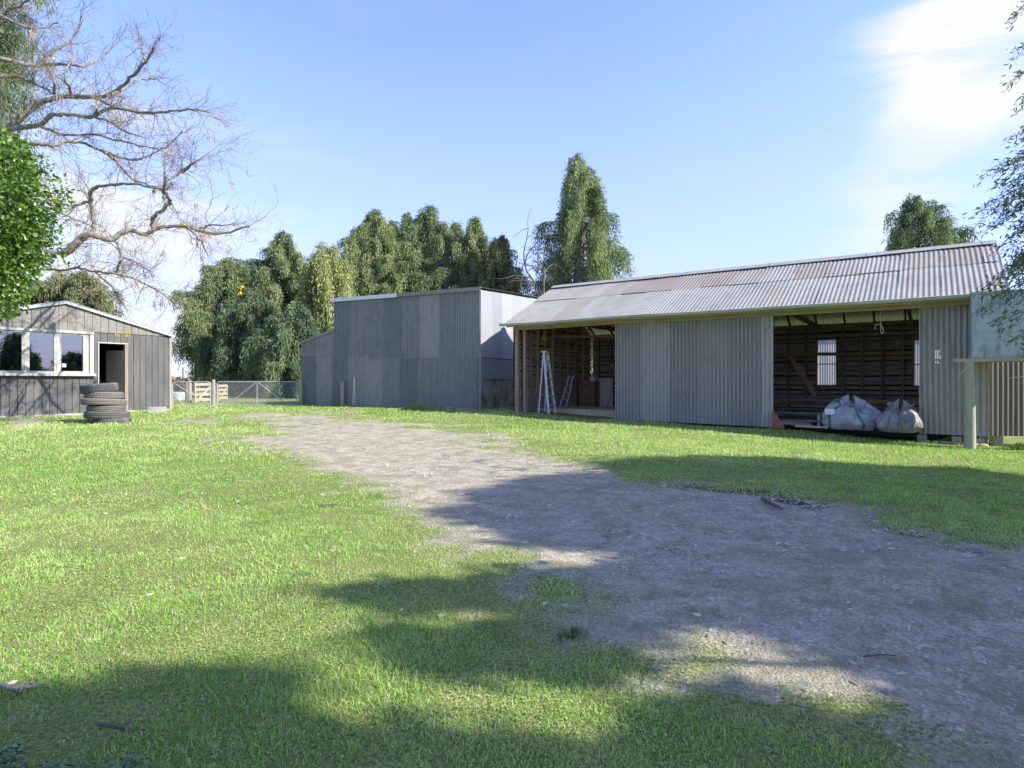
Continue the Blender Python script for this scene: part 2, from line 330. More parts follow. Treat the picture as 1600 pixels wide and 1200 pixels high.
def ground_mat():
    m, t, p, out = new_mat('grass_and_gravel_ground')
    a = N(t, 'ShaderNodeAttribute'); a.attribute_name = 'gravel'
    big = tex(t, i_Scale=.55, i_Detail=4.); med = tex(t, i_Scale=3.2, i_Detail=7., i_Roughness=.65); fine = tex(t, i_Scale=55., i_Detail=7., i_Roughness=.75); mid2 = tex(t, i_Scale=11., i_Detail=6., i_Roughness=.7)
    so = N(t, 'ShaderNodeAttribute'); so.attribute_name = 'soil'
    vor = tex(t, typ='ShaderNodeTexVoronoi', i_Scale=85.); vor2 = tex(t, typ='ShaderNodeTexVoronoi', i_Scale=17.)
    g = ramp(t, med.outputs[0], [(.3,(.18,.25,.06)),(.5,(.26,.31,.085)),(.72,(.38,.37,.14))])
    g = mixc(t, ramp(t, fine.outputs[0], [(.38, .85), (.6, 0)]), g, (.05, .055, .022))
    g = mixc(t, ramp(t, big.outputs[0], [(.5, 0), (.75, .35)]), g, (.2, .19, .08))
    s = ramp(t, fine.outputs[0], [(.30,(.225,.188,.13)),(.5,(.45,.385,.28)),(.72,(.70,.62,.48))])
    s = mixc(t, .4, s, ramp(t, vor.outputs['Color'], [(.1,(.2,.176,.13)),(.55,(.46,.41,.315)),(.9,(.76,.7,.58))]))
    s = mixc(t, ramp(t, med.outputs[0], [(.42, 0), (.62, .6)]), s, (.17, .165, .08))
    s = mixc(t, ramp(t, mid2.outputs[0], [(.38, .38), (.56, 0)]), s, (.13, .115, .085))
    s = mixc(t, ramp(t, big.outputs[0], [(.45, .0), (.7, .3)]), s, (.28, .255, .215))
    k = math_(t, 'ADD', a.outputs['Fac'], math_(t, 'MULTIPLY', math_(t, 'SUBTRACT', med.outputs[0], .5), .9))
    k = math_(t, 'ADD', k, math_(t, 'MULTIPLY', math_(t, 'SUBTRACT', fine.outputs[0], .5), .9))
    k = ramp(t, k, [(.38, 0), (.62, 1)])
    gs = mixc(t, math_(t, 'MULTIPLY', so.outputs['Fac'], 1.0, True), mixc(t, k, g, s), (.055, .042, .03))
    t.links.new(gs, p.inputs['Base Color']); p.inputs['Roughness'].default_value = .95; p.inputs['Specular IOR Level'].default_value = .15
    h = math_(t, 'ADD', fine.outputs[0], math_(t, 'MULTIPLY', vor.outputs['Distance'], .6))
    h = math_(t, 'ADD', h, math_(t, 'MULTIPLY', vor2.outputs['Distance'], .5))
    bump(t, p, h, .7, .025)
    return m
M['ground'] = ground_mat()
M['blade'] = leaf_mat('lawn_blade', [(0,(.46,.38,.25)),(.09,(.56,.5,.32)),(.14,(.165,.33,.06)),(.5,(.29,.49,.105)),(1,(.53,.65,.24))], .38, .5, .25, trcol=(1.1, 1.2, .6))

# ---------------------------------------------------------------- ground and drive
def poly_world(px): return np.array([G(u, v)[:2] for u, v in px])
def sdist(px, py, poly):
    x = np.asarray(px, float); y = np.asarray(py, float); d = np.full(x.shape, 1e9); ins = np.zeros(x.shape, bool)
    n = len(poly)
    for i in range(n):
        a = poly[i]; b = poly[(i+1) % n]; e = b-a
        tt = np.clip(((x-a[0])*e[0]+(y-a[1])*e[1])/(e@e+1e-12), 0, 1)
        d = np.minimum(d, np.hypot(x-a[0]-tt*e[0], y-a[1]-tt*e[1]))
        c = ((a[1] > y) != (b[1] > y)) & (x < (b[0]-a[0])*(y-a[1])/(b[1]-a[1]+1e-12)+a[0]); ins ^= c
    return np.where(ins, d, -d)
DRV = poly_world([(375,643),(380,660),(400,690),(455,714),(520,738),(590,770),(640,815),(690,850),(780,880),(880,925),(965,962),(1050,1008),(1110,1070),(1190,1118),(1270,1180),(1310,1260),(1330,1500),
      (3000,1500),(2300,1000),(1750,880),(1600,848),(1500,838),(1400,812),(1300,785),(1200,765),(1080,752),(1000,748),(950,728),(860,706),(780,690),(700,668),(600,655),(480,645)])
BARE = [(poly_world([(0,657),(60,653),(110,656),(60,664),(0,672)]), .6), (poly_world([(640,812),(700,830),(760,880),(700,880),(650,850)]), .5)]
def gmask(x, y):
    d = sdist(x, y, DRV)
    far = np.clip((y-6)/10, 0, 1)
    n = fbm(x*1.1, y*1.1, 31, 4)-.5; n2 = fbm(x*4.5, y*4.5, 53, 3)-.5
    k = .44+d/(.8+.9*far)*.5+n*(.75+1.1*far)+n2*.6
    k = np.minimum(k, .86+n*.8+n2*.35)            # thin green film within the drive
    for P, s in BARE: k = np.maximum(k, .12+sdist(x, y, P)/.4+n2*.8)
    return np.clip(k, 0, 1)
def axis_coords(dense0, dense1, step, lo, hi, gr=1.12):
    c = list(np.arange(dense0, dense1+1e-6, step)); s = step
    while c[-1] < hi: s = min(s*gr, 60); c.append(c[-1]+s)
    s = step
    while c[0] > lo: s = min(s*gr, 60); c.insert(0, c[0]-s)
    return np.array(c)
gx = axis_coords(-13, 11, .07, -900, 900); gy = axis_coords(.8, 22, .07, -60, 1600)
X, Y = np.meshgrid(gx, gy, indexing='ij'); Zg = gz(X, Y); MK = np.zeros(X.shape)
near = (np.abs(X) < 20) & (Y < 40) & (Y > -4); MK[near] = gmask(X[near], Y[near])
Zg = Zg - .012*np.clip(MK, 0, 1)*near
SO = np.zeros(X.shape); dd_ = sdist(X[near], Y[near], DRV); xn, yn = X[near], Y[near]
edge = np.exp(-((dd_-.22)/.17)**2)*np.clip((xn-1.2)*1.5, 0, 1)*np.clip((yn-xn*.55-1.5)*1.2, 0, 1)
SO[near] = np.clip(edge*2.6*(fbm(xn*1.4, yn*1.4, 301, 4)-.36)*2, 0, .95)
Zg[near] -= .03*SO[near]
# shallow ruts worn into the drive edge
def ground_obj(name, dz, keep=None):
    P = np.stack([X, Y, Zg+dz], 2); a, b = X.shape
    i, j = np.meshgrid(np.arange(a-1), np.arange(b-1), indexing='ij')
    Fc = np.stack([i*b+j, (i+1)*b+j, (i+1)*b+j+1, i*b+j+1], 2).reshape(-1, 4); v = P.reshape(-1, 3); mk = MK.reshape(-1); so_ = SO.reshape(-1)
    if keep is not None:
        Fc = Fc[keep.reshape(-1)]; used = np.unique(Fc); re = np.zeros(len(v), int); re[used] = np.arange(len(used)); Fc = re[Fc]; v = v[used]; mk = mk[used]; so_ = so_[used]
    if keep is not None:
        cnt = np.bincount(Fc.ravel(), minlength=len(v)); v = v.copy(); v[cnt < 4, 2] -= .010
    mb = MB(); mb.add(v, Fc); o = mb.build(name, M['ground'], smooth=True)
    at = o.data.attributes.new('gravel', 'FLOAT', 'POINT'); at.data.foreach_set('value', mk.astype(np.float32))
    at = o.data.attributes.new('soil', 'FLOAT', 'POINT'); at.data.foreach_set('value', so_.astype(np.float32))
    o['kind'] = 'structure'; return o
ground_obj('ground', 0)
mc = (MK[:-1, :-1]+MK[1:, 1:]+MK[1:, :-1]+MK[:-1, 1:])/4
ground_obj('gravel_drive', .004, (mc > .42) & near[:-1, :-1])

# blades
def lawn():
    mb = MB(); tv = np.array([(-.5,0,0),(.5,0,0),(-.38,.16,.5),(.38,.16,.5),(0,.5,.95)]); tf = [(0,1,3),(0,3,2),(2,3,4)]
    tv1 = np.array([(-.5,0,0),(.5,0,0),(0,.35,1.)]); tf1 = [(0,1,2)]
    for y0, y1, dens, h, wd, tmp in ((1.55,3.2,24000,.023,.0027,0),(3.2,5.2,13000,.025,.0038,0),(5.2,8,5600,.029,.006,0),(8,13,1500,.045,.012,1),(13,19,620,.05,.019,1),(19,26,300,.055,.028,1)):
        A = .9*(y1*y1-y0*y0); n = int(A*dens)
        yy = np.sqrt(rng.random(n)*(y1*y1-y0*y0)+y0*y0); xx = (rng.random(n)*2-1)*.9*yy
        ok = np.ones(n, bool)
        mk = gmask(xx, yy); p = np.clip(1.12-mk*1.35, .0, 1); tuft = fbm(xx*2.2, yy*2.2, 91, 3); fine = fbm(xx*9, yy*9, 131, 2)
        p *= np.clip(.1+1.7*tuft, 0, 1)*np.clip(-.05+1.8*fine, .05, 1)
        # no grass inside buildings
        for fr, (x0, xe, yb0, yb1) in BUILD: 
            lx = (xx-fr[0])*math.cos(fr[2])+(yy-fr[1])*math.sin(fr[2]); ly = -(xx-fr[0])*math.sin(fr[2])+(yy-fr[1])*math.cos(fr[2])
            ok &= ~((lx > x0) & (lx < xe) & (ly > yb0) & (ly < yb1))
        ok &= rng.random(n) < p
        xx, yy, mk, tuft = xx[ok], yy[ok], mk[ok], tuft[ok]; n = len(xx)
        zz = gz(xx, yy)-.004-.012*mk
        yaw = rng.random(n)*6.28; pit = np.abs(rng.normal(.62, .42, n)); pit = np.clip(pit, 0, 1.45)
        Mx = basis(yaw, pit, rng.random(n)*6.28)
        hh = h*(.45+1.1*tuft**1.3)*np.clip(rng.normal(1, .32, n), .35, 2.1)*(1-.45*mk)
        hue = .36+1.3*(fbm(xx*.5, yy*.5, 7, 5)-.36)+.5*(fbm(xx*3.1, yy*3.1, 19, 3)-.5)+.5*(fbm(xx*14, yy*14, 23, 2)-.5)+rng.normal(0, .24, n)+.12*np.clip(mk*2, 0, 1)
        t = np.clip(hue, .15, 1); t = np.where(rng.random(n) < .15+.2*mk+.8*np.clip(fbm(xx*1.7, yy*1.7, 201, 4)-.58, 0, 1), .04, t)
        sc = np.stack([np.full(n, wd)*(.6+.8*rng.random(n)), hh*.9, hh], 1)
        a = (tv1, tf1) if tmp else (tv, tf)
        mb.scatter(a[0], a[1], np.stack([xx, yy, zz], 1), Mx, sc, t)
    o = mb.build('grass', M['blade']); tag(o, 'short green lawn grass with dry straw blades round the gravel drive', 'grass', kind='stuff')

# ---------------------------------------------------------------- building frames  (x0, y0, rotation)
SHED = (.122, 19.13, math.atan2(-.568, .823)); BARN = (-8.4, 24.0, math.atan2(-.44, .897)); HUT = (-13.69, 14.05, math.atan2(.827, .5625))
BUILD = [(SHED, (-.05, 13.5, -.05, 5.4)), (BARN, (-.05, 8.3, -.05, 7)), (HUT, (-1, 5.55, -.05, 6))]
class Fr:
    def __init__(s, fr): s.o = np.array(fr[:2]); a = fr[2]; s.x = np.array((math.cos(a), math.sin(a))); s.y = np.array((-math.sin(a), math.cos(a)))
    def X(s, u, y=0):        # local x where the vertical plane local-y = y meets image column u
        k = (u-800)/F; p = s.o+s.y*y; return (k*p[1]-p[0])/(s.x[0]-k*s.x[1])
    def Z(s, x, y, v): D = (s.o+s.x*x+s.y*y)[1]; return EYE+(HOR-v)/F*D
    def w(s, x, y): p = s.o+s.x*x+s.y*y; return p[0], p[1]
    def g(s, x, y): return gzs(*s.w(x, y))
fs, fb, fh = Fr(SHED), Fr(BARN), Fr(HUT)

def corr(mb, L, bot, top, nrm, pitch=.09, amp=.011, sheet=.82, rows=3, keep=None, tfn=None, wav=.004, s0=0, jag=0., rib_shade=0.):
    """corrugated sheets side by side from s0 to L; bot(s), top(s) -> (n,3); each sheet its own tint"""
    nrm = np.array(nrm, float); k = int(math.ceil((L-s0)/sheet-1e-6))
    for i in range(k):
        a = s0+i*sheet; b = min(a+sheet+(.03 if i < k-1 else 0), L)
        n = max(3, int((b-a)/pitch*7)); s = np.linspace(a, b, n+1); r = np.linspace(0, 1, rows+1)
        B = bot(s); T = top(s); dv = (B-T)/(np.linalg.norm(B-T, axis=1, keepdims=True)+1e-9); B = B+dv*jag*rng.normal()
        P = B[:, None, :]*(1-r)[None, :, None]+T[:, None, :]*r[None, :, None]
        off = amp*np.sin(2*math.pi*s/pitch)[:, None]+(i % 2)*.0035+wav*np.sin(r[None, :]*5+i*1.7)*1.0+rng.normal(0, .0015)
        P = P+off[:, :, None]*nrm; smid = (s[:-1]+s[1:])/2
        kp = None
        if keep is not None:
            c = (P[:-1, :-1]+P[1:, 1:])/2; kp = keep(c)
        tt = rng.random() if tfn is None else tfn(i, (a+b)/2)
        if rib_shade: tt = np.repeat(tt+rib_shade*(np.sin(2*math.pi*smid/pitch)-.2), rows)     # rib shading put into the tint: valleys darker, crests lighter
        mb.grid(P, tt, kp)
V3 = lambda s, y, z: np.stack([s, np.broadcast_to(y, s.shape), np.broadcast_to(z, s.shape)], 1).astype(float)

# ---------------------------------------------------------------- long open shed
def build_shed():
    E = empty('farm_shed', (SHED[0], SHED[1], 0), SHED[2], 'long timber shed with rusted corrugated roof and two open bays', 'shed')
    LW = 11.8; WD = 5.3; ez = 2.87; rz = 4.405
    xA, xB, xC = fs.X(963), fs.X(1208), fs.X(1437)
    # roof, front slope in two courses, back slope
    x0, x1 = -.17, 12.12
    sag = lambda s: -.035*np.sin((s-6.2)/2.6)*np.exp(-((s-8.3)/2.2)**2)-.012*np.sin(s*1.3)
    pr = lambda q: (lambda s: V3(s, -.4+3.05*q, ez+(rz-ez)*q+.02+sag(s)*(1-q)))
    nr = np.array((0, -(rz-ez), 3.05)); nr = nr/np.linalg.norm(nr)
    mb = MB()
    rng2 = np.random.default_rng(5)
    corr(mb, x1, pr(-.03), pr(.58), nr, .1, .0075, .8, 5, tfn=lambda i, s: .12+.35*rng2.random()+(.35 if i in (2,) else 0), s0=x0, jag=.014, wav=.007)
    up = MB()
    rust = [.5,.55,.42,.6,.9,.95,.75,.9,.6,.35,.8,.55,.3,.62,.85,.4]
    corr(up, x1, lambda s: pr(.56)(s)+nr*.012, lambda s: pr(1.0)(s)+nr*.006, nr, .1, .0075, .8, 4, tfn=lambda i, s: rust[i % 16], s0=x0, jag=.02, wav=.007)
    rf = mb.build('roof', M['roof'], E); up.build('upper_roof_sheets', M['roof'], rf)
    bk = MB(); nb = np.array((0, rz-ez, 3.05)); nb /= np.linalg.norm(nb)
    corr(bk, x1, lambda s: V3(s, 5.7, ez), lambda s: V3(s, 2.65, rz+.02), nb, .1, .013, .8, 3, s0=x0)
    bk.build('back_roof_slope', surf('dusty_roof_underside', (.55,.55,.58), (.68,.67,.7), (4,1,1), 3, .6, c=(.36,.33,.3), bs=.1), E)
    rc = MB()
    for a in np.arange(x0, x1, 2.4):
        b = min(a+2.43, x1); z = rz+.045+.004*(int(a*10) % 2)
        rc.beam((a, 2.53, z-.035), (b, 2.53, z-.035), .24, .014, up=nr); rc.beam((a, 2.77, z-.035), (b, 2.77, z-.035), .24, .014, up=nb)
        rc.tube([(a, 2.65, z+.005), (b, 2.65, z+.005)], .03, 8)
    rc.build('ridge_cap', M['panel'], rf)
    # gutter
    g = MB(); s = np.linspace(x0-.1, fs.X(1516, -.5)+.1, 40); an = np.linspace(math.pi, 2*math.pi, 7)
    for (rr, tt) in ((.062, .5), (.056, .5)):
        P = np.stack([np.stack([s, np.full(40, -.49)+rr*math.cos(a), ez-.0+sag(s)+rr*math.sin(a)*1.0], 1) for a in an], 1); g.grid(P)
    g.tube(np.stack([s, np.full(40, -.552), ez+sag(s)+.004], 1), .010, 6)
    g.build('gutter', M['gutter'], E, smooth=True)
    # plate and fascia
    pl = MB(); n = 14; sx = np.linspace(.0, LW+.2, n)
    for i in range(n-1):
        pl.beam((sx[i], -.06, ez-.10+sag(sx[i])), (sx[i+1]+.01, -.06, ez-.10+sag(sx[i+1])), .07, .13, .5)
    pl.build('top_plate', M['plate'], E)
    fa = MB(); sx = np.linspace(x0+.1, LW+.2, n)
    for i in range(n-1): fa.beam((sx[i], -.40, ez-.045+sag(sx[i])), (sx[i+1]+.01, -.40, ez-.045+sag(sx[i+1])), .025, .10, .5)
    fa.build('fascia_board', M['plate'], E)
    for a in np.arange(x0+.1, LW, .8): so = MB(); so.beam((a, -.39, ez-.06), (a, -.02, ez+.10), .05, .09); so.build('rafter_tail', M['stud'], E)
    # front wall panels
    holes = (fs.X(1461), fs.X(1468.5)); hz0, hz1, hz2, hz3 = [fs.Z(holes[0], 0, v) for v in (572, 563, 561, 549)]
    def kp(c):
        inx = (c[..., 0] > holes[0]) & (c[..., 0] < holes[1]+.02*np.sin(c[..., 2]*40))
        return ~(inx & (((c[..., 2] > hz0) & (c[..., 2] < hz1)) | ((c[..., 2] > hz2) & (c[..., 2] < hz3))))
    def panel(a, b, name, keep=None, rows=3):
        m = MB(); zb0, zb1 = fs.Z(a, 0, {0:655, 1:677}[int(a > 9)]), fs.Z(b, 0, {0:667.5, 1:682}[int(a > 9)])
        corr(m, b, lambda s: V3(s, -.035, zb0+(zb1-zb0)*(s-a)/(b-a)), lambda s: V3(s, -.035, ez-.14), (0, -1, 0), .1, .018, .78, rows, keep, s0=a, rib_shade=.3)
        return m.build(name, M['panel'], E)
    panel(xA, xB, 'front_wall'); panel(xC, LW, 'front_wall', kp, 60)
    for x, vb in ((xA, 655), (xB, 668), (xC, 677)): ed = MB(); ed.box((x-.012, -.05, fs.Z(x, 0, vb)), (x+.012, -.02, ez-.14)); ed.build('wall_edge_trim', M['panel'], E)
    # posts at openings
    for x, y, ww in ((.04,.0,.13),(.32,.02,.07),(xA+.06,.06,.1),(xB-.06,.06,.1),(xC+.06,.06,.1),(LW-.05,.05,.1)):
        m = MB(); m.box((x-ww/2, y-.02, fs.g(x, 0)-.05), (x+ww/2, y+.08, ez-.15), .6 if x < 1 else .2)
        m.build('post', M['stud'], E)
    # piers
    for x in (xC+.04, xC+.65, LW-.15):
        m = MB(); m.box((x-.09, -.04, fs.g(x, 0)-.1), (x+.09, .16, fs.g(x, 0)+.16)); m.build('pier', M['greypost'], E)
    # inside: back wall boards, studs, windows
    yb = WD; zf = .06
    wins = []
    for (ua, ub, va, vb) in ((1278, 1306, 532, 601), (1429, 1474, 532, 602)):
        wins.append((fs.X(ua, yb), fs.X(ub, yb), fs.Z(fs.X(ua, yb), yb, vb), fs.Z(fs.X(ua, yb), yb, va)))
    bw = MB(); pp = MB()
    z = -.2; k = 0
    while z < ez-.02:
        h = rng.uniform(.10, .15); x = 0.0
        while x < LW:
            l = min(rng.uniform(1.6, 3.4), LW-x); segs = [(x, x+l)]
            for (wa, wb, za, zb) in wins:
                if z+h > za+.02 and z < zb-.02:
                    ns = []
                    for a, b in segs:
                        if b <= wa or a >= wb: ns.append((a, b))
                        else:
                            if a < wa: ns.append((a, wa))
                            if b > wb: ns.append((wb, b))
                    segs = ns
            for a, b in segs:
                if b-a < .05: continue
                n = max(2, int((b-a)/.25)); s_ = np.linspace(a, b, n+1)
                e0 = rng.normal(0, .012, n+1).cumsum()*.3; gap = .006*abs(rng.normal())
                P = np.stack([np.stack([s_, np.full(n+1, yb+.02), z+e0], 1), np.stack([s_, np.full(n+1, yb+.045+.01), z+h-gap+e0*.6], 1)], 1)
                bw.grid(P, np.clip(rng.normal(.45, .35), 0, 1))
                P2 = P+np.array((0, .018, 0)); bw.grid(P2, .3); bw.grid(np.stack([P[:, 0], P2[:, 0]], 1), .8)
            x += l
        z += .148; k += 1
    # dark building paper behind the slats, with windows and a few torn gaps left open
    xs_ = sorted([0.0, LW]+[q for w_ in wins for q in (w_[0]-.03, w_[1]+.03)]+[3.0, 3.05])
    for a, b in zip(xs_[:-1], xs_[1:]):
        if a == 3.0: continue
        wn = [w_ for w_ in wins if a < (w_[0]+w_[1])/2 < b]
        if not wn: pp.box((a, yb+.085, -.2), (b, yb+.09, ez-.02), .5)
        else: pp.box((a, yb+.085, -.2), (b, yb+.09, wn[0][2]-.02), .5); pp.box((a, yb+.085, wn[0][3]+.02), (b, yb+.09, ez-.02), .5)
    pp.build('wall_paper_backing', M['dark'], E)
    bw.build('back_wall', M['slab'], E)
    for x in np.arange(.3, LW, .52):
        if any(wa-.03 < x < wb+.03 for wa, wb, _, _ in wins): continue
        m = MB(); m.box((x-.025, yb-.08, zf), (x+.025+rng.uniform(0, .02), yb+.012, ez-.05), rng.uniform(0, .4)); m.build('stud', M['stud'], E)
    for (wa, wb, za, zb) in wins:
        m = MB(); fw = .05
        m.box((wa-fw, yb-.03, za-fw), (wa, yb+.09, zb+fw)); m.box((wb, yb-.03, za-fw), (wb+fw, yb+.09, zb+fw))
        m.box((wa, yb-.03, zb), (wb, yb+.09, zb+fw)); m.box((wa, yb-.05, za-fw), (wb, yb+.11, za)); mm = (za+zb)/2-.05
        m.box((wa, yb, mm-.015), (wb, yb+.04, mm+.015))
        m.build('window_frame', M['stud'], E)
    # left end wall boards and studs, seen from inside (and the outside face)
    lw = MB(); z = 0.02
    def topz(y): return ez+(rz-ez)*(1-abs(y-2.65)/3.05)-.03
    while z < rz:
        y = 0.0; bh = rng.uniform(.10, .15) if z > .8 else .145
        while y < WD:
            l = min(rng.uniform(1.4, 2.6), WD-y); n = max(2, int(l/.2)); s_ = np.linspace(y, y+l, n+1)
            ok = z+.1 < min(topz(y), topz(y+l))
            if not ok and z+.1 < max(topz(y), topz(y+l)):
                l2 = s_[[z+.12 < topz(q) for q in s_]]
                if len(l2) > 1: s_ = np.linspace(l2[0], l2[-1], n+1); ok = True
            if ok:
                e0 = rng.normal(0, .016, n+1).cumsum()*.3
                P = np.stack([np.stack([np.full(n+1, -.02), s_, z+e0], 1), np.stack([np.full(n+1, -.055), s_, z+bh+e0*.7], 1)], 1)
                tt = np.clip(rng.normal(.35, .3), 0, 1); lw.grid(P, tt); P2 = P+np.array((-.016, 0, 0)); lw.grid(P2, tt); lw.grid(np.stack([P[:, 0], P2[:, 0]], 1), 1.)
            y += l
        z += .142
    lw.build('left_end_wall', M['slab2'], E)
    lb = MB(); lb.box((-.10, 0, 0), (-.09, WD, ez-.02), .5); lb.add([(-.10,0,ez-.02),(-.10,WD,ez-.02),(-.10,2.65,rz-.06)], [(0,1,2)], .5); lb.build('end_wall_backing', M['dark'], E)
    for y in (.42, .83, 1.25, 1.75, 2.25, 2.75, 3.3, 3.9, 4.5):
        m = MB(); m.box((-.012, y-.035, .02), (.08, y+.035, topz(y)-.1), rng.uniform(.2, 1)); m.build('stud', M['stud'], E)
    m = MB(); m.beam((.05, .3, 2.55), (.05, 1.25, 1.65), .03, .1, .7); m.build('diagonal_brace', M['stud'], E)
    # right end wall boards
    rw = MB(); z = -.1
    while z < rz-.1:
        y0 = 0; y1 = WD
        if z > ez-.1: hlf = 3.05*(rz-z-.1)/(rz-ez); y0 = max(0, 2.65-hlf); y1 = min(WD, 2.65+hlf)
        rw.box((LW+.0, y0, z), (LW+.03, y1, z+.146), rng.random()); z += .15
    rw.build('right_end_wall', M['slab'], E)
    # partition stub and roof frame
    for x in np.arange(.1, LW, .78):
        m = MB(); m.beam((x, .0, ez-.02), (x, 2.65, rz-.06), .05, .09, .2); m.beam((x, 2.65, rz-.06), (x, WD, ez-.0), .05, .09, .2); m.build('rafter', M['stud'], E)
    m = MB()
    for x in (2.4, 5.4, 8.0, 10.4): m.beam((x, 0, ez-.1), (x, WD, ez-.1), .06, .12, .2)
    m.beam((.1, 2.0, ez-.25), (4.2, 3.0, ez-.35), .05, .1, .3)
    m.build('tie_beams', M['stud'], E)
    m = MB(); m.beam((fs.X(1215, 4.6), 4.6, fs.Z(8, 4.6, 552)), (fs.X(1330, 4.8), 4.8, fs.Z(9.7, 4.8, 552)), .04, .1, .3); m.build('wall_rail', M['stud'], E)
    m = MB(); xa = fs.X(1232, 4.9); xb = fs.X(1272, 4.9); m.beam((xa, 5.1, fs.Z(xa, 4.9, 556)), (xb, 5.1, fs.Z(xb, 4.9, 618)), .04, .14, 1.); m.build('diagonal_brace', M['stud'], E)
    # raised timber floor in the left bay, dirt floor elsewhere
    fl = MB(); zt = .2
    for i, y in enumerate(np.arange(1.0, WD-.02, .15)): fl.box((.1, y, zt-.03), (4.4, y+.143, zt+.002*(i % 2)), rng.random())
    fl.box((.1, .97, -.02), (4.4, 1.0-.003, zt-.03), .2)
    fl.build('timber_floor', M['pale_wood'], E)
    df = MB(); xs = np.linspace(4.4, LW-.02, 30); ys = np.linspace(.1, WD-.02, 20); XX, YY = np.meshgrid(xs, ys, indexing='ij')
    ww = fs.o[None, None]+XX[..., None]*fs.x+YY[..., None]*fs.y; zz = gz(ww[..., 0], ww[..., 1])
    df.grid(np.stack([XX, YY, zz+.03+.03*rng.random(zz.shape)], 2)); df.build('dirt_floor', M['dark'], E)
    # stub wall continuing beyond the right corner
    ex = MB(); zb = fs.Z(LW, 0, 682)
    # direction: roughly facing the camera, so it turns from the shed line
    a = .52; L2 = 2.4
    U = np.array((math.cos(a), math.sin(a), 0)); NN = np.array((math.sin(a), -math.cos(a), 0)); P0 = np.array((LW-.02, .0, 0))
    P0 = np.array((fs.X(1524, .0), .02, 0))
    corr(ex, L2, lambda s: P0+s[:, None]*U+np.array((0, 0, zb)), lambda s: P0+s[:, None]*U+np.array((0, 0, 2.6)), NN, .1, .008, .78, 3, rib_shade=.2)
    ex.build('side_wall', M['shadedwall'], E)
    for d in (.42, 1.3):
        m = MB(); q = P0+d*U; gg = fs.g(q[0], q[1]); m.box((-.11, -.02, gg-.1), (.11, .2, zb+.01), .3, (np.eye(3), np.array((q[0], q[1]+.06, 0)))); m.build('pier', M['greypost'], E)
    return E
build_shed()

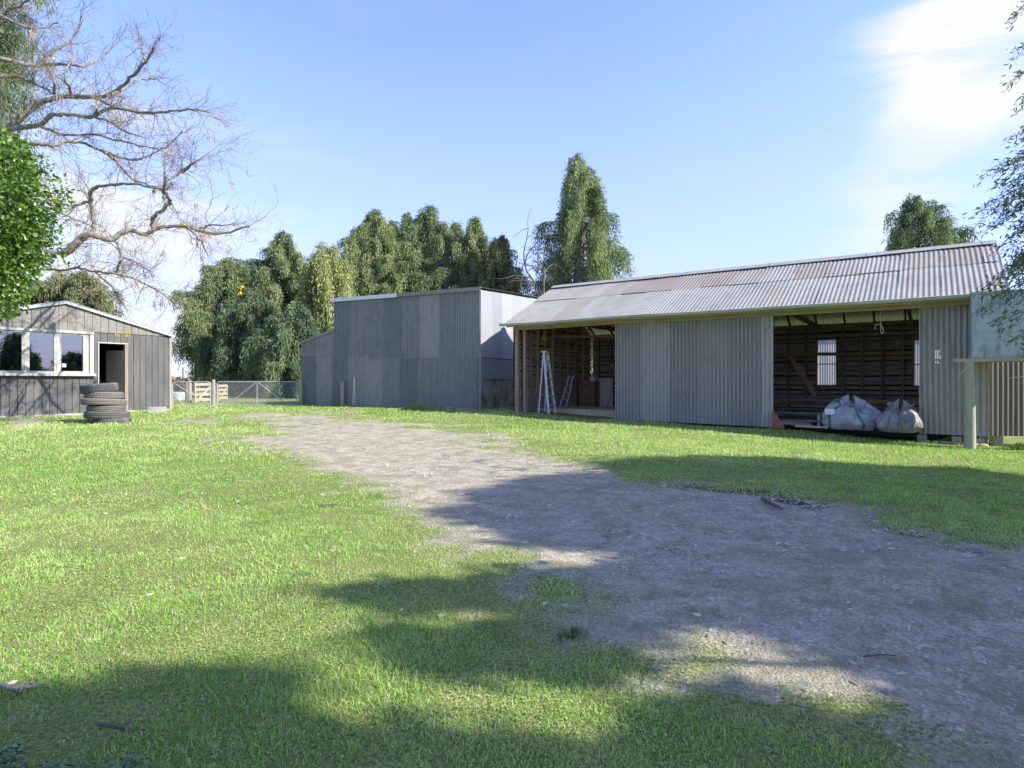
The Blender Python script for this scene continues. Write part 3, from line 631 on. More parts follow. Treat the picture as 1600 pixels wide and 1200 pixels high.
# ---------------------------------------------------------------- tall barn
def build_barn():
    E = empty('corrugated_barn', (BARN[0], BARN[1], 0), BARN[2], 'tall dark green-grey corrugated iron barn with lower lean-to at its left end', 'barn')
    L = 8.17; xl = fb.X(522); zt = fb.Z(L, 0, 450); zl1 = fb.Z(xl, 0, 516); zl0 = fb.Z(0, 0, 535); gl, gr = fb.g(0, 0)-.02, fb.g(L, 0)-.03
    gb = lambda s: gl+(gr-gl)*s/L
    seam = 1.95
    m = MB()
    corr(m, L, lambda s: V3(s, -.01, gb(s)), lambda s: V3(s, -.01, np.where(s < 3.4, 2.12, 1.95)+0*s), (0, -1, 0), .1, .019, .8, 4, rib_shade=.3)
    corr(m, L, lambda s: V3(s, -.018, np.where(s < 3.4, 2.07, 1.9)+0*s), lambda s: V3(s, -.018, zt-.06), (0, -1, 0), .1, .019, .8, 4, rib_shade=.3, s0=xl)
    corr(m, xl-.002, lambda s: V3(s, -.018, 2.05), lambda s: V3(s, -.018, zl0+(zl1-zl0)*s/xl-.02), (0, -1, 0), .1, .019, .8, 3, rib_shade=.3)
    m.build('front_wall', M['barn'], E)
    lp = MB(); lp.box((.02, -.042, 2.075), (3.3, -.038, 2.088)); lp.box((3.4, -.042, 1.905), (L-.05, -.038, 1.918)); lp.build('sheet_lap', M['panel'], E)
    # side wall towards the shed
    s = MB(); D = 6.9; rise = .28/5
    ct = fb.Z(L, 0, 593)
    corr(s, D, lambda q: np.stack([np.full(q.shape, L+.01), q, np.full(q.shape, 1.9)], 1), lambda q: np.stack([np.full(q.shape, L+.01), q, zt-.06+q*rise], 1), (1, 0, 0), .09, .006, .8, 3)
    corr(s, D, lambda q: np.stack([np.full(q.shape, L+.0), q, np.full(q.shape, ct-.03)], 1), lambda q: np.stack([np.full(q.shape, L+.0), q, np.full(q.shape, 1.94)], 1), (1, 0, 0), .09, .010, .8, 3)
    s.box((L+.02, 0, 1.905), (L+.03, D, 1.945), .5)
    s.build('side_wall', M['white_iron'], E)
    c = MB(); ys = np.linspace(-.02, 5.0, 26)
    c.box((L-.2, .02, gr-.1), (L+.05, 5.2, ct)); c.box((L-.2, .01, ct), (L+.07, 5.2, ct+.03)); c.build('concrete_plinth', M['concrete_moss'], E)
    o = MB(); o.box((.02, D-.05, 0), (L, D, zt+.25)); o.box((0, .05, gl), (.03, D, zl0)); o.box((xl, .05, zl0), (xl+.03, D, zt)); o.build('rear_walls', M['barn'], E)
    r = MB(); nn = np.array((0, -rise, 1.)); nn /= np.linalg.norm(nn)
    corr(r, L+.12, lambda q: V3(q, -.08, zt+.0), lambda q: V3(q, D+.2, zt+(D+.2)*rise), nn, .09, .011, .8, 3, s0=xl-.05)
    r.build('roof', M['panel'], E)
    r = MB(); z1 = zl1; nl = np.array((-(zl1-zl0), 0, xl)); nl /= np.linalg.norm(nl)
    corr(r, D, lambda q: np.stack([np.full(q.shape, -.1), q, np.full(q.shape, zl0-.02)], 1), lambda q: np.stack([np.full(q.shape, xl), q, np.full(q.shape, zl1+.01)], 1), nl, .09, .010, .8, 2, s0=-.08)
    r.beam((-.08, -.06, zl0-.03), (xl-.01, -.06, zl1-.0), .02, .09); r.build('lean_to_roof', M['panel'], E)
    xm = fb.X(622)
    f = MB(); f.box((xl-.02, -.09, zt-.11), (xm, -.05, zt+.03)); f.build('pale_flashing', M['pvc'], E)
    f = MB(); f.box((xm, -.088, zt-.10), (L+.03, -.05, zt+.035)); f.build('dark_flashing', M['barn'], E)
    f = MB(); f.box((L-.02, -.045, gr), (L+.03, -.03, zt-.1)); f.build('corner_flashing', M['barn'], E)
    return E
build_barn()

# ---------------------------------------------------------------- hut
def build_hut():
    E = empty('board_hut', (HUT[0], HUT[1], 0), HUT[2], 'small dark board hut with white-framed windows and an open doorway', 'hut')
    L = 5.5; ap = fh.X(101); za = fh.Z(ap, 0, 471); ze = fh.Z(L, 0, 522)
    top = lambda x: ze+(za-ze)*(1-abs(x-ap)/(L-ap)) if x > ap else ze+(za-ze)*(1-abs(x-ap)/(L-ap))
    zs = fh.Z(fh.X(150), 0, 517.5); zs1 = fh.Z(L, 0, 522)
    xd0, xd1 = fh.X(153), fh.X(198); zd = fh.Z(xd0, 0, 535)
    xw1 = fh.X(145); xw0 = fh.X(-60); zw1 = fh.Z(xw1, 0, 520); zw0 = fh.Z(xw1, 0, 586)
    mb = MB(); tb = MB(); gab = MB(); x = 0; i = 0
    ops = [(xd0, xd1, -1, zd), (xw0, xw1, zw0, zw1)]
    line = lambda q: zs-.01 if q < L else zs
    while x < L-.01:
        b = min(x+.172, L); cuts = sorted({x, b, *[e for o in ops for e in o[:2] if x < e < b]})
        gr = fh.g(x, 0)+.04
        for a, c in zip(cuts[:-1], cuts[1:]):
            mid = (a+c)/2; spans = [(gr, min(zs, top(mid)-.02))]
            for o in ops:
                if o[0] < mid < o[1]: spans = [q for s_ in spans for q in ((s_[0], o[2]), (o[3], s_[1])) if q[1]-q[0] > .02 and q[0] >= s_[0]-1e-6]
            for s_ in spans: mb.box((a+(.006 if a == x else 0), -.02-.004*rng.random(), s_[0]), (c-(.006 if c == b else 0), .0, s_[1]), rng.random())
        i += 1; x += .172
    x = 0
    while x < L-.01:
        b = min(x+.2, L); zt0, zt1 = top(x+.005)-.03, top(b-.005)-.03
        if min(zt0, zt1) > zs+.01:
            v = [(x+.012,-.045,zs-.03),(b-.012,-.045,zs-.03),(b-.012,-.022,zs-.03),(x+.012,-.022,zs-.03),(x+.012,-.045,zt0),(b-.012,-.045,zt1),(b-.012,-.022,zt1),(x+.012,-.022,zt0)]
            gab.add(v, [(0,3,2,1),(4,5,6,7),(0,1,5,4),(1,2,6,5),(2,3,7,6),(3,0,4,7)], rng.random())
            gab.box((b-.012, -.030, zs-.02), (b+.012, -.015, min(zt0, zt1)), 1.)
        x += .2
    mb.build('front_wall', M['hutboard'], E); gab.build('gable_boards', M['hutgable'], E)
    # backing and other walls
    k = MB()
    D = 6.0
    k.box((L-.03, .003, fh.g(L, 0)), (L, D, ze), .4); k.box((0, .003, fh.g(0, 0)), (.03, D, ze), .4); k.box((0.03, D-.03, 0), (L-.03, D, za-.1), .4)
    k.box((xd1+.05, .001, fh.g(L, 0)), (L-.03, .02, ze-.06), .4); k.box((.03, .001, fh.g(0, 0)), (xw1, .02, zw0-.02), .4); k.box((.03, .001, zw1+.02), (xd1+.05, .02, zs), .4)
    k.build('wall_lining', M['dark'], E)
    c = MB(); c.box((L-.015, -.05, fh.g(L, 0)+.02), (L+.05, .05, ze-.02)); c.build('corner_board', M['greypost'], E)
    sl = MB(); sl.box((.0, -.1, fh.g(0, 0)-.1), (xd1-.02, D, fh.g(2, 0)+.05)); sl.box((xd1-.02, -.04, fh.g(L, 0)-.1), (L-.02, D, fh.g(L, 0)+.05)); sl.build('concrete_slab', M['concrete'], E)
    # roof
    for sgn, name in ((1, 'right_roof_slope'), (-1, 'left_roof_slope')):
        r = MB(); xe = L+.12 if sgn > 0 else 2*ap-L-.12; ze2 = ze-(za-ze)*.12/(L-ap); nn = np.array((sgn*(za-ze), 0, L-ap)); nn /= np.linalg.norm(nn)
        corr(r, D, lambda q: np.stack([np.full(q.shape, xe), q, np.full(q.shape, ze2+.015)], 1), lambda q: np.stack([np.full(q.shape, ap), q, np.full(q.shape, za+.02)], 1), nn, .09, .01, .8, 2, s0=-.12)
        r.build(name, M['hutroof'], E)
        b = MB(); b.beam((xe, -.10, ze2-.03), (ap, -.10, za-.025), .02, .085); b.build('barge_board', M['hutroof'], E)
    # windows
    fr = MB(); y0, y1 = -.07, .03
    fr.box((xw0, y0-.02, zw1-.05), (xw1, y1, zw1+.02)); fr.box((xw0, y0-.07, zw0-.03), (xw1+.03, y1, zw0+.04)); fr.box((xw1-.10, y0, zw0+.04), (xw1, y1, zw1-.05))
    wf = fr.build('window', M['white_paint'], E)
    edges = [fh.X(u) for u in (-50, -8, 39, 89, 134)]
    zb, zt = zw0+.04, zw1-.05
    for a, b in zip(edges[:-1], edges[1:]):
        sa = MB(); sa.box((a-.035, y0+.01, zb), (a+.035, y1-.003, zt)) if a != edges[0] else None
        w_ = .045
        sa.box((a+.036, y0+.02, zb), (a+.036+w_, y1-.01, zt)); sa.box((b-.036-w_, y0+.02, zb), (b-.036, y1-.01, zt)) 
        sa.box((a+.036+w_, y0+.02, zb), (b-.036-w_, y1-.01, zb+.06)); sa.box((a+.036+w_, y0+.02, zt-.04), (b-.036-w_, y1-.01, zt))
        sa.build('sash', M['white_paint'], wf)
        gl = MB(); gl.box((a+.036+w_, -.028, zb+.06), (b-.036-w_, -.024, zt-.04)); gl.build('pane', M['glass'], wf)
    sa = MB(); b = edges[-1]; sa.box((b-.035, y0+.012, zb), (b+.05, y1-.003, zt)); sa.build('mullion', M['white_paint'], wf)
    st = MB(); xx = fh.X(96.5); st.box((xx, -.034, fh.Z(xx, 0, 573.5)), (fh.X(103), -.030, fh.Z(xx, 0, 568))); st.build('sticker', M['pvc'], wf)
    # door frame and the door leaning inward
    df = MB(); g0 = fh.g(xd0, 0)+.05
    df.box((xd0-.012, -.045, g0), (xd0+.014, .05, zd)); df.box((xd0-.012, -.04, zd-.02), (xd1+.03, .05, zd+.012)); df.build('door_frame', M['white_paint'], E)
    df = MB(); df.box((xd1-.02, -.05, g0), (xd1+.015, .06, zd-.02)); df.box((xd1-.05, -.035, g0), (xd1-.022, .08, zd-.02), 1.); df.build('door_jamb', M['stud'], E)
    d = MB()
    for j in range(5): d.beam((xd1-.06-.03*j, .06+.15*j, g0+.9), (xd1-.06-.03*(j+1), .2+.15*j, g0+.9), .03, 1.75, j*.2)
    d.build('door', M['slab'], E)
    # junk inside glimpsed through the doorway
    j = MB()
    for q in range(6): j.beam((xd0+.1+.12*q, .9+.1*q, g0), (xd0+.2+.12*q, 1.3, g0+rng.uniform(.7, 1.2)), .03, .03, 1)
    o = j.build('timber_offcuts', M['greypost'], None); o.matrix_world = Matrix.Translation((HUT[0], HUT[1], 0))@Matrix.Rotation(HUT[2], 4, 'Z')
    tag(o, 'grey timber sticks standing inside the dark doorway of the hut', 'timber')
build_hut()

def world_of(fr, x, y, z): return np.array((*fr.w(x, y), z))
# ---------------------------------------------------------------- tyres
TY = [(175,.80,.17,.2,'lowest, half-sunk tyre of the stack beside the hut doorway'),(167,.93,.18,.35,'wide dark tyre second from the bottom of the stack'),
      (167,.78,.17,.6,'narrower mossy tyre third from the bottom of the stack'),(163,.93,.155,1.,'pale dusty tyre, widest in the middle of the stack'),
      (162,.80,.175,.8,'brownish tyre second from the top of the stack'),(156,.78,.215,.05,'topmost black tyre of the stack, tilted to the left')]
D0 = 14.2; zc = gzs((170-800)/F*D0, D0)-.06
for i, (u, dia, h, tn, lab) in enumerate(TY):
    ro = dia/2; ri = ro*.56; hh = h/2; m = MB()
    prof = [(ri,-hh*.62),(ri+.02,-hh*.8),(ro*.82,-hh),(ro*.93,-hh*.93),(ro*.985,-hh*.68),(ro*.985,-hh*.5),(ro*.965,-hh*.48),(ro*.965,-hh*.42),(ro,-hh*.4),(ro,-hh*.08),(ro*.97,-hh*.06),(ro*.97,hh*.06),(ro,hh*.08),(ro,hh*.4),(ro*.965,hh*.42),(ro*.965,hh*.48),(ro*.985,hh*.5),(ro*.985,hh*.68),(ro*.93,hh*.93),(ro*.82,hh),(ri+.02,hh*.8),(ri,hh*.62),(ri+.03,0),(ri,-hh*.62)]
    def mod(r, z, a, ro=ro, hh=hh):
        lug = (np.sin(a*34) > .3)*(r > ro*.9)*(np.abs(z) > hh*.45)*.006
        return r-lug, z
    m.lathe(prof, 136, tn, mod=mod)
    loc = np.array(((u-800)/F*D0, D0+.02*math.sin(i*2), zc+hh))
    o = m.build('tyre', M['rubber'], None, smooth=False); o.location = loc
    tl = [(.0,.02),(.01,-.03),(-.02,.02),(.03,.05),(.0,.03),(.02,.09)][i]; o.rotation_euler = (tl[0], -tl[1], i*1.3)
    tag(o, lab, 'tyre', 'tyres stacked in front of the hut'); zc += h*.90
def block(name, u, v, sz, mat, lab, cat, D=None, rz=0.3, tn=.5):
    p = G(u, v) if D is None else np.array([(u-800)/F*D, D, gzs((u-800)/F*D, D)])
    m = MB(); a, b, c = sz; e = .012
    V = []
    for z, k in ((-.04, 0), (c*.5, .0), (c-e, 0), (c, e)):
        V.append([(-a/2+k,-b/2+k,z),(a/2-k,-b/2+k,z),(a/2-k,b/2-k,z),(-a/2+k,b/2-k,z)])
    V = np.array(V, float); V[:3] += rng.normal(0, .006, (3, 4, 3)); V = V.reshape(-1, 3)
    Fc = [(0,3,2,1),(12,13,14,15)]+[(l*4+q, l*4+(q+1) % 4, l*4+4+(q+1) % 4, l*4+4+q) for l in range(3) for q in range(4)]
    m.add(V, Fc, tn); o = m.build(name, mat); o.location = p; o.rotation_euler = (0, 0, rz); return tag(o, lab, cat)
block('concrete_block', 246, 645, (.42,.24,.17), M['concrete'], 'rough concrete block on the grass at the hut corner', 'block', rz=.5)
block('concrete_block', 964, 655, (.2,.18,.12), M['concrete'], 'small pale concrete block at the foot of the middle shed wall', 'block')
block('concrete_block', 1219, 668.5, (.2,.16,.12), M['concrete'], 'grey concrete block at the edge of the right open bay', 'block', rz=-.5)
# ---------------------------------------------------------------- gates and posts
def post(u, v, D, h, r, mat, lab, group=None, name='fence_post', lean=0, square=False):
    x = (u-800)/F*D; z0 = gzs(x, D); m = MB(); n = 7; zz = np.linspace(-.1, h, n)
    pts = np.stack([lean*zz+.01*np.sin(zz*3), .0*zz, zz], 1); rad = r*(1+.06*np.sin(zz*4+u)); 
    if square: m.box((-r, -r, -.1), (r, r, h))
    else:
        m.tube(pts, rad, 12); 
    o = m.build(name, mat); o.location = (x, D, z0); return tag(o, lab, 'post', group)
def pipe_gate(u0, u1, D, vtop, vbot, lab, brace, name='farm_gate', meshfrac=1., D1=None):
    D1 = D1 or D
    A = W(u0, vbot, D); B = W(u1, vbot, D1); H = (vbot-vtop)/F*D; L = np.linalg.norm((B-A)[:2]); ang = math.atan2(B[1]-A[1], B[0]-A[0])
    E = empty(name, (A[0], A[1], A[2]), ang, lab, 'gate'); r = .021; cr = .08
    m = MB(); pts = [(0,0,0),(L,0,0),(L,0,H-cr),(L-cr*.3,0,H-cr*.3),(L-cr,0,H),(cr,0,H),(cr*.3,0,H-cr*.3),(0,0,H-cr),(0,0,0)]
    for a, b in zip(pts[:-1], pts[1:]): m.tube([a, b], r, 8)
    m.build('frame', M['gate'], E)
    b = MB()
    for p, q in brace(L, H): b.tube([p, q], .016, 6)
    b.build('brace', M['gate'], E)
    w_ = MB(); st = .105; z0 = H*(1-meshfrac)
    hh = H-z0
    for k in np.arange(-hh, L, st):
        for sg in (1, -1):
            a, c = k, k+hh; pa, pc = max(a, 0), min(c, L)
            if pc-pa < .03: continue
            za, zb_ = pa-a, pc-a
            if sg < 0: za, zb_ = hh-za, hh-zb_
            w_.tube([(pa, .004*sg, z0+za), (pc, .004*sg, z0+zb_)], .0042, 3, caps=False)
    w_.build('wire_mesh', M['gate'], E)
    return E
pipe_gate(269.5, 329, 22.6, 597, 634.5, 'narrow mesh pipe gate next to the hut corner', lambda L, H: [((0,0,H),(L,0,.0)),((0,0,H*.55),(L*.3,0,0))])
pipe_gate(339, 464, 23.6, 596.5, 632, 'wide mesh pipe gate with braces, hung on the barn post', lambda L, H: [((L*.5,0,0),(L*.5,0,H)),((L*.14,0,0),(L*.5,0,H)),((L*.5,0,H),(L*.88,0,0))])
post(333, 634, 23.2, 1.0, .075, M['greypost'], 'brown weathered round post between the two mesh gates', 'posts round the gateway')
post(469.5, 633, 23.7, 1.02, .07, M['post'], 'greenish post against the left corner of the barn', 'posts round the gateway')
post(535.5, 633, 22.75, .92, .065, M['greypost'], 'short grey post standing against the dark barn wall', None, square=True)
for u, lab in ((423, 'left of the twin pale posts beyond the wide gate'), (430.5, 'right of the twin pale posts beyond the wide gate')):
    post(u, 616, 40, 1.25, .12, M['greypost'], lab, 'twin pale posts beyond the wide gate')
post(291, 630, 27, .95, .05, M['stud'], 'thin dark red-brown post left of the yard hurdle', 'yard posts')
post(296, 630, 26.8, 1.0, .085, M['greypost'], 'thick grey-brown post at the left end of the timber hurdle', 'yard posts')
post(286, 630, 34, 1.75, .03, M['deadbark'], 'slim dark pole rising above the gate near the hut', None, name='pole')
def hurdle(u0, u1, D0_, D1_, v0, v1, rails, lab, diag=True, mat=None):
    A = W(u0, v1, D0_); B = W(u1, v1, D1_); H = (v1-v0)/F*D0_; L = math.hypot(B[0]-A[0], B[1]-A[1]); E = empty('timber_hurdle', (A[0], A[1], A[2]), math.atan2(B[1]-A[1], B[0]-A[0]), lab, 'hurdle')
    mat = mat or M['pale_wood']
    for i in range(rails):
        z = H*(i+.6)/rails; m = MB(); m.box((0, -.02, z-.055), (L, .01, z+.055)); m.build('rail', mat, E)
    for x in (.04, L-.04): m = MB(); m.box((x-.04, -.05, 0), (x+.04, -.022, H)); m.build('upright', mat, E)
    if diag: m = MB(); m.beam((.05, -.065, .05), (L-.05, -.065, H-.1), .02, .09); m.build('diagonal', mat, E)
hurdle(303, 330, 25.4, 26.6, 597.5, 630, 4, 'cream timber hurdle with diagonal brace behind the narrow gate')
hurdle(340, 354, 26.5, 28, 600.5, 626, 4, 'shorter cream timber hurdle seen through the wide gate')
hurdle(447, 462, 46, 46, 600, 609, 2, 'low cream rail in the shade below the far cypresses, by the barn', False)
hurdle(399, 420, 46, 46, 603.5, 609.5, 2, 'faint cream rail in the shade behind the wide gate mesh', False)
def trough():
    p = G(277, 625); m = MB(); m.lathe([(.0,.02),(.3,.02),(.34,.0),(.37,.38),(.33,.4),(.31,.3),(0,.28)], 24)
    o = m.build('water_trough', M['galv']); o.location = p; tag(o, 'round blue-grey water trough behind the narrow gate', 'trough')
trough()
# narrow white pointed frame leaning on the barn
def white_frame():
    x0_, x1_ = fb.X(553.5), fb.X(557.5); zb = fb.g(x0_, 0)+.05; zt = fb.Z(x0_, 0, 589); xm = (x0_+x1_)/2
    p = world_of(fb, xm, -.09, zb); h = zt-zb; ww = .055; m = MB()
    m.beam((-ww,0,0), (-.012,0,h), .022, .022); m.beam((ww,0,0), (.012,0,h), .022, .022)
    for f in (.1, .26, .4): m.beam((-ww*(1-f*.8),0,h*f), (ww*(1-f*.8),0,h*f), .02, .03)
    o = m.build('pointed_frame', M['pvc']); o.location = p; o.rotation_euler = (-.04, 0, BARN[2]); tag(o, 'narrow white pointed frame leaning on the dark barn wall', 'frame')
white_frame()
# rubble at barn base
for i in range(6):
    u = 701+i*5.5; lab = 'pale broken lump in the row at the foot of the barn near the plinth'
    o = block('rubble', u, 640.8, (.16+.1*(i % 2), .12, .06+.05*(i < 2)), M['concrete'], lab, 'rubble', rz=i); o['group'] = 'pale rubble along the barn foot'

# ---------------------------------------------------------------- things in the shed
def put(o, x, y, z, rz=0):
    o.matrix_world = Matrix.Translation((*fs.w(x, y), z))@Matrix.Rotation(SHED[2]+rz, 4, 'Z')
def E_at(name, x, y, z, rz, lab, cat): return empty(name, (*fs.w(x, y), z), SHED[2]+rz, lab, cat)
def stepladder():
    x, y = .86, .42; E = E_at('stepladder', x, y, fs.g(x, y)-.01, 1.69, 'open aluminium stepladder standing in the left bay of the shed', 'ladder')
    H = 1.92
    for sx in (-1, 1):
        m = MB(); m.beam((.26*sx, -.22, 0), (.15*sx, 0, H), .03, .07, up=(0, 1, 0)); m.build('front_rail', M['alu'], E)
        m = MB(); m.beam((.24*sx, .14, 0), (.14*sx, .02, H-.05), .025, .04, up=(0, 1, 0)); m.build('rear_rail', M['alu'], E)
    for i in range(6):
        f = (i+1)/7; hw = .26-.11*f; m = MB(); m.box((-hw, -.22*(1-f)-.05, H*f-.02), (hw, -.22*(1-f)+.05, H*f+.012)); m.build('tread', M['alu'], E)
    m = MB(); m.box((-.17, -.1, H-.01), (.17, .09, H+.03)); m.build('top_cap', M['alu'], E)
    m = MB(); m.beam((-.21, .11, .55), (.21, .11, .55), .02, .03); m.beam((-.18, .08, 1.1), (.18, .08, 1.1), .02, .03); m.build('rear_bars', M['alu'], E)
stepladder()
def trolley():
    x = fs.X(884, 2.2); E = E_at('sack_trolley', x, 2.2, .2, -.5, 'grey upright sack trolley leaning inside the left bay', 'trolley')
    for s in (-1, 1):
        m = MB(); m.tube([(.2*s, -.1, .05), (.17*s, .05, .5), (.12*s, .2, 1.0), (.16*s, .24, 1.08)], .022, 8); m.build('side_tube', M['alu'], E)
        m = MB(); m.lathe([(.03,-.025),(.1,-.03),(.12,0),(.1,.03),(.03,.025)], 16, M=np.array([[0,0,1],[0,1,0],[1,0,0]], float), c=(.25*s, 0, .1)); m.build('wheel', M['rubber'], E)
    for f in (.25, .5, .75): m = MB(); m.tube([(-.17, .0+f*.18, f), (.17, f*.18, f)], .014, 6); m.build('cross_bar', M['alu'], E)
    m = MB(); m.box((-.2, -.28, .02), (.2, -.06, .035)); m.build('toe_plate', M['alu'], E)
trolley()
def cabinet():
    y = 3.2; xa, xb = fs.X(905, y), fs.X(929, y); h = fs.Z(xa, y, 597)-.2; wd = xb-xa
    E = E_at('cabinet', xa, y, .2, 0, 'brown wooden cabinet on the raised floor of the left bay', 'cabinet')
    m = MB(); m.box((0, 0, .04), (wd, .5, h)); m.box((-.02, -.02, h), (wd+.02, .52, h+.03)); m.box((.03, .02, 0), (wd-.03, .48, .04)); m.build('carcass', M['cabinet'], E)
    for i in range(2):
        m = MB(); m.box((.02+i*wd/2, -.018, .08), (wd/2-.01+i*wd/2, -.002, h-.03)); d = m.build('door', M['cabinet'], E)
        m = MB(); m.tube([(wd/2-.05+i*.1, -.035, h*.55), (wd/2-.05+i*.1, -.035, h*.7)], .008, 6); m.build('handle', M['alu'], d)
    xc, yc, zz = xa+wd*.7, y+.2, .2+h+.03
    E = E_at('kettle', xc, yc, zz, 0, 'dull metal kettle standing on the brown cabinet', 'kettle')
    m = MB(); m.lathe([(0,0),(.1,0),(.12,.03),(.11,.12),(.06,.17),(.02,.18),(.02,.2),(0,.2)], 20); m.build('body', M['alu'], E)
    m = MB(); m.tube([(.09,0,.08),(.15,0,.13),(.17,0,.17)], [.025,.018,.012], 8); m.build('spout', M['alu'], E)
    m = MB(); m.tube([(-.08,0,.14),(-.07,0,.23),(0,0,.26),(.07,0,.23),(.08,0,.14)], .008, 6); m.build('handle', M['deadbark'], E)
    y = 3.6; xa, xb = fs.X(934, y), fs.X(957, y); m = MB(); hz_ = fs.Z(xa, y, 592)-.2
    m.box((0, 0, 0), (xb-xa, .03, hz_)); m.box((-.01, -.01, hz_), (xb-xa+.01, .04, hz_+.02)); o = m.build('white_board', M['white_paint']); put(o, xa, y, .202); tag(o, 'dirty white panel standing on edge right of the brown cabinet', 'panel')
    y = 4.6; xa = fs.X(916, y); m = MB()
    m.lathe([(0,0),(.2,0),(.22,.05),(.22,.7),(.2,.74),(.2,.78),(0,.78)], 24); o = m.build('drum', M['slab2']); put(o, xa, y, .9*0+.21); tag(o, 'dark red drum standing behind the brown cabinet', 'drum')
    m = MB(); y = 1.7
    x = fs.X(957.5, y)
    for dx, dy in ((-.16, -.1), (.14, -.12), (0, .16)): m.tube([(0,0,.75),(dx,dy,0)], .012, 6)
    m.tube([(0,0,.72),(0,0,1.35)], .014, 8); m.box((-.06,-.05,1.33),(.06,.05,1.42)); o = m.build('tripod', M['deadbark']); put(o, x, y, .2); tag(o, 'thin black tripod stand at the right edge of the left bay', 'tripod')
cabinet()
def rag():
    y = 1.6; x = .12; z1 = fs.Z(x, y, 515); m = MB(); n = 12
    P = np.zeros((n, 9, 3))
    for i in range(n):
        f = i/(n-1)
        for j in range(9):
            g = j/8-.5; P[i, j] = (.06+.05*math.sin(g*9+f*3), g*(.12+.2*f*(1-f)*3.0)+.03*math.sin(f*7), z1-f*.42*(1-.25*abs(g)))
    m.grid(P, .5); m.grid(P+np.array((.012, 0, 0)), .5); o = m.build('hanging_cloth', M['yellow'], smooth=True); put(o, 0.02, y, 0); tag(o, 'faded yellow cloth hanging from a stud in the left bay', 'cloth')
rag()
def bag(u, vb, D, wx, wy, h, mat, lab, seed, straps, smat, ruff=.5):
    p = np.array([(u-800)/F*D, D, 0.]); p[2] = EYE-(vb-HOR)/F*D
    E = empty('bulk_bag', p, SHED[2], lab, 'bag', 'bulk bags in the right bay'); r2 = np.random.default_rng(seed)
    ph = r2.random(12)*6.28
    def Sf(a, f, off=0):     # a angle, f 0..1 height param
        sq = 1/(np.abs(np.cos(a))**3.2+np.abs(np.sin(a))**3.2)**(1/3.2)
        prof = np.interp(f, [0,.05,.18,.4,.62,.8,.9,1], [.80,.93,1.04,1.02,.88,.64,.4,.12])
        fold = 1+.05*np.sin(5*a+ph[0]+4*f)+.045*np.sin(9*a+ph[1]-6*f)+.05*np.sin(13*a+ph[2])*f+.04*np.sin(3*a+ph[3]+f*9)+.03*np.sin(21*a+f*14+ph[9])*f
        z = h*(f**.9)*(1+.16*np.sin(2*a+ph[4])*f+.10*np.sin(5*a+ph[5])*f**2+.07*np.sin(11*a+ph[6])*f**3)
        z = z-.06*h*np.sin(f*9+3*a+ph[7])*f*(1-f)*2
        rr = prof*fold*sq
        return np.stack([(wx/2*rr+off)*np.cos(a)+.06*f*math.cos(ph[8]), (wy/2*rr+off)*np.sin(a), z+off*.5], -1)
    a = np.linspace(0, 2*math.pi, 73); f = np.linspace(0, 1, 34); A_, F_ = np.meshgrid(a, f, indexing='ij')
    P = Sf(A_, F_)
    P += .010*(r2.random(P.shape)-.5)
    P[-1] = P[0]
    m = MB(); m.grid(P, .5); m.build('sack', mat, E, smooth=True)
    # open ruffled mouth
    if ruff:
        m = MB(); a = np.linspace(0, 2*math.pi, 49); q = np.linspace(0, 1, 5); A_, Q_ = np.meshgrid(a, q, indexing='ij')
        base = Sf(A_, np.full(A_.shape, .86)); 
        out = np.stack([np.cos(A_)*wx*(.10*Q_-.25*Q_**2*(1-ruff))*(1+.4*np.sin(7*A_+ph[3])), np.sin(A_)*wy*.08*Q_*(1+.6*np.sin(6*A_+ph[2])), ruff*h*.12*np.sin(Q_*2.2)*(1+.5*np.sin(2*A_+ph[1])+.3*np.sin(5*A_))], -1)
        m.grid(base+out, .5); m.build('mouth', mat, E, smooth=True)
    for (a0, a1, f0, f1, ww) in straps:
        n = 26; t = np.linspace(0, 1, n); aa = a0+(a1-a0)*t; ff = f0+(f1-f0)*t
        L_ = Sf(aa-ww, ff, .012); R_ = Sf(aa+ww, ff, .012); m = MB(); m.grid(np.stack([L_, (L_+R_)/2+.003, R_], 1), .5); m.build('strap', smat, E, smooth=True)
    return E
b1 = bag(1331, 670, 13.9, 1.12, .95, .64, M['bagw'], 'larger whitish bulk bag with green straps in the right bay', 3, [(-2.3,-2.2,.02,.86,.04),(-1.1,-1.35,.02,.85,.045),(-2.75,-2.0,.75,.93,.04),(-1.6,-.8,.85,.6,.04)], M['green'], .3)
m = MB(); m.tube([(-.36,-.1,.52),(-.34,-.14,.64),(-.28,-.16,.68),(-.2,-.14,.64),(-.2,-.1,.54)], .022, 6); m.tube([(.1,.1,.55),(.12,.05,.69),(.24,.02,.67),(.28,.05,.54)], .022, 6); m.build('lifting_loop', M['green'], b1)
m = MB(); m.box((-.50, -.475, .34), (-.30, -.462, .47)); m.build('paper_label', M['pvc'], b1)
bag(1404, 674.5, 13.1, .76, .74, .56, M['bagb'], 'smaller beige bulk bag slumped open at the right edge of the bay', 12, [(-2.1,-2.05,.05,.75,.012),(-1.55,-1.6,.05,.75,.012),(-1.0,-1.05,.05,.7,.012)], M['blue'], .9)
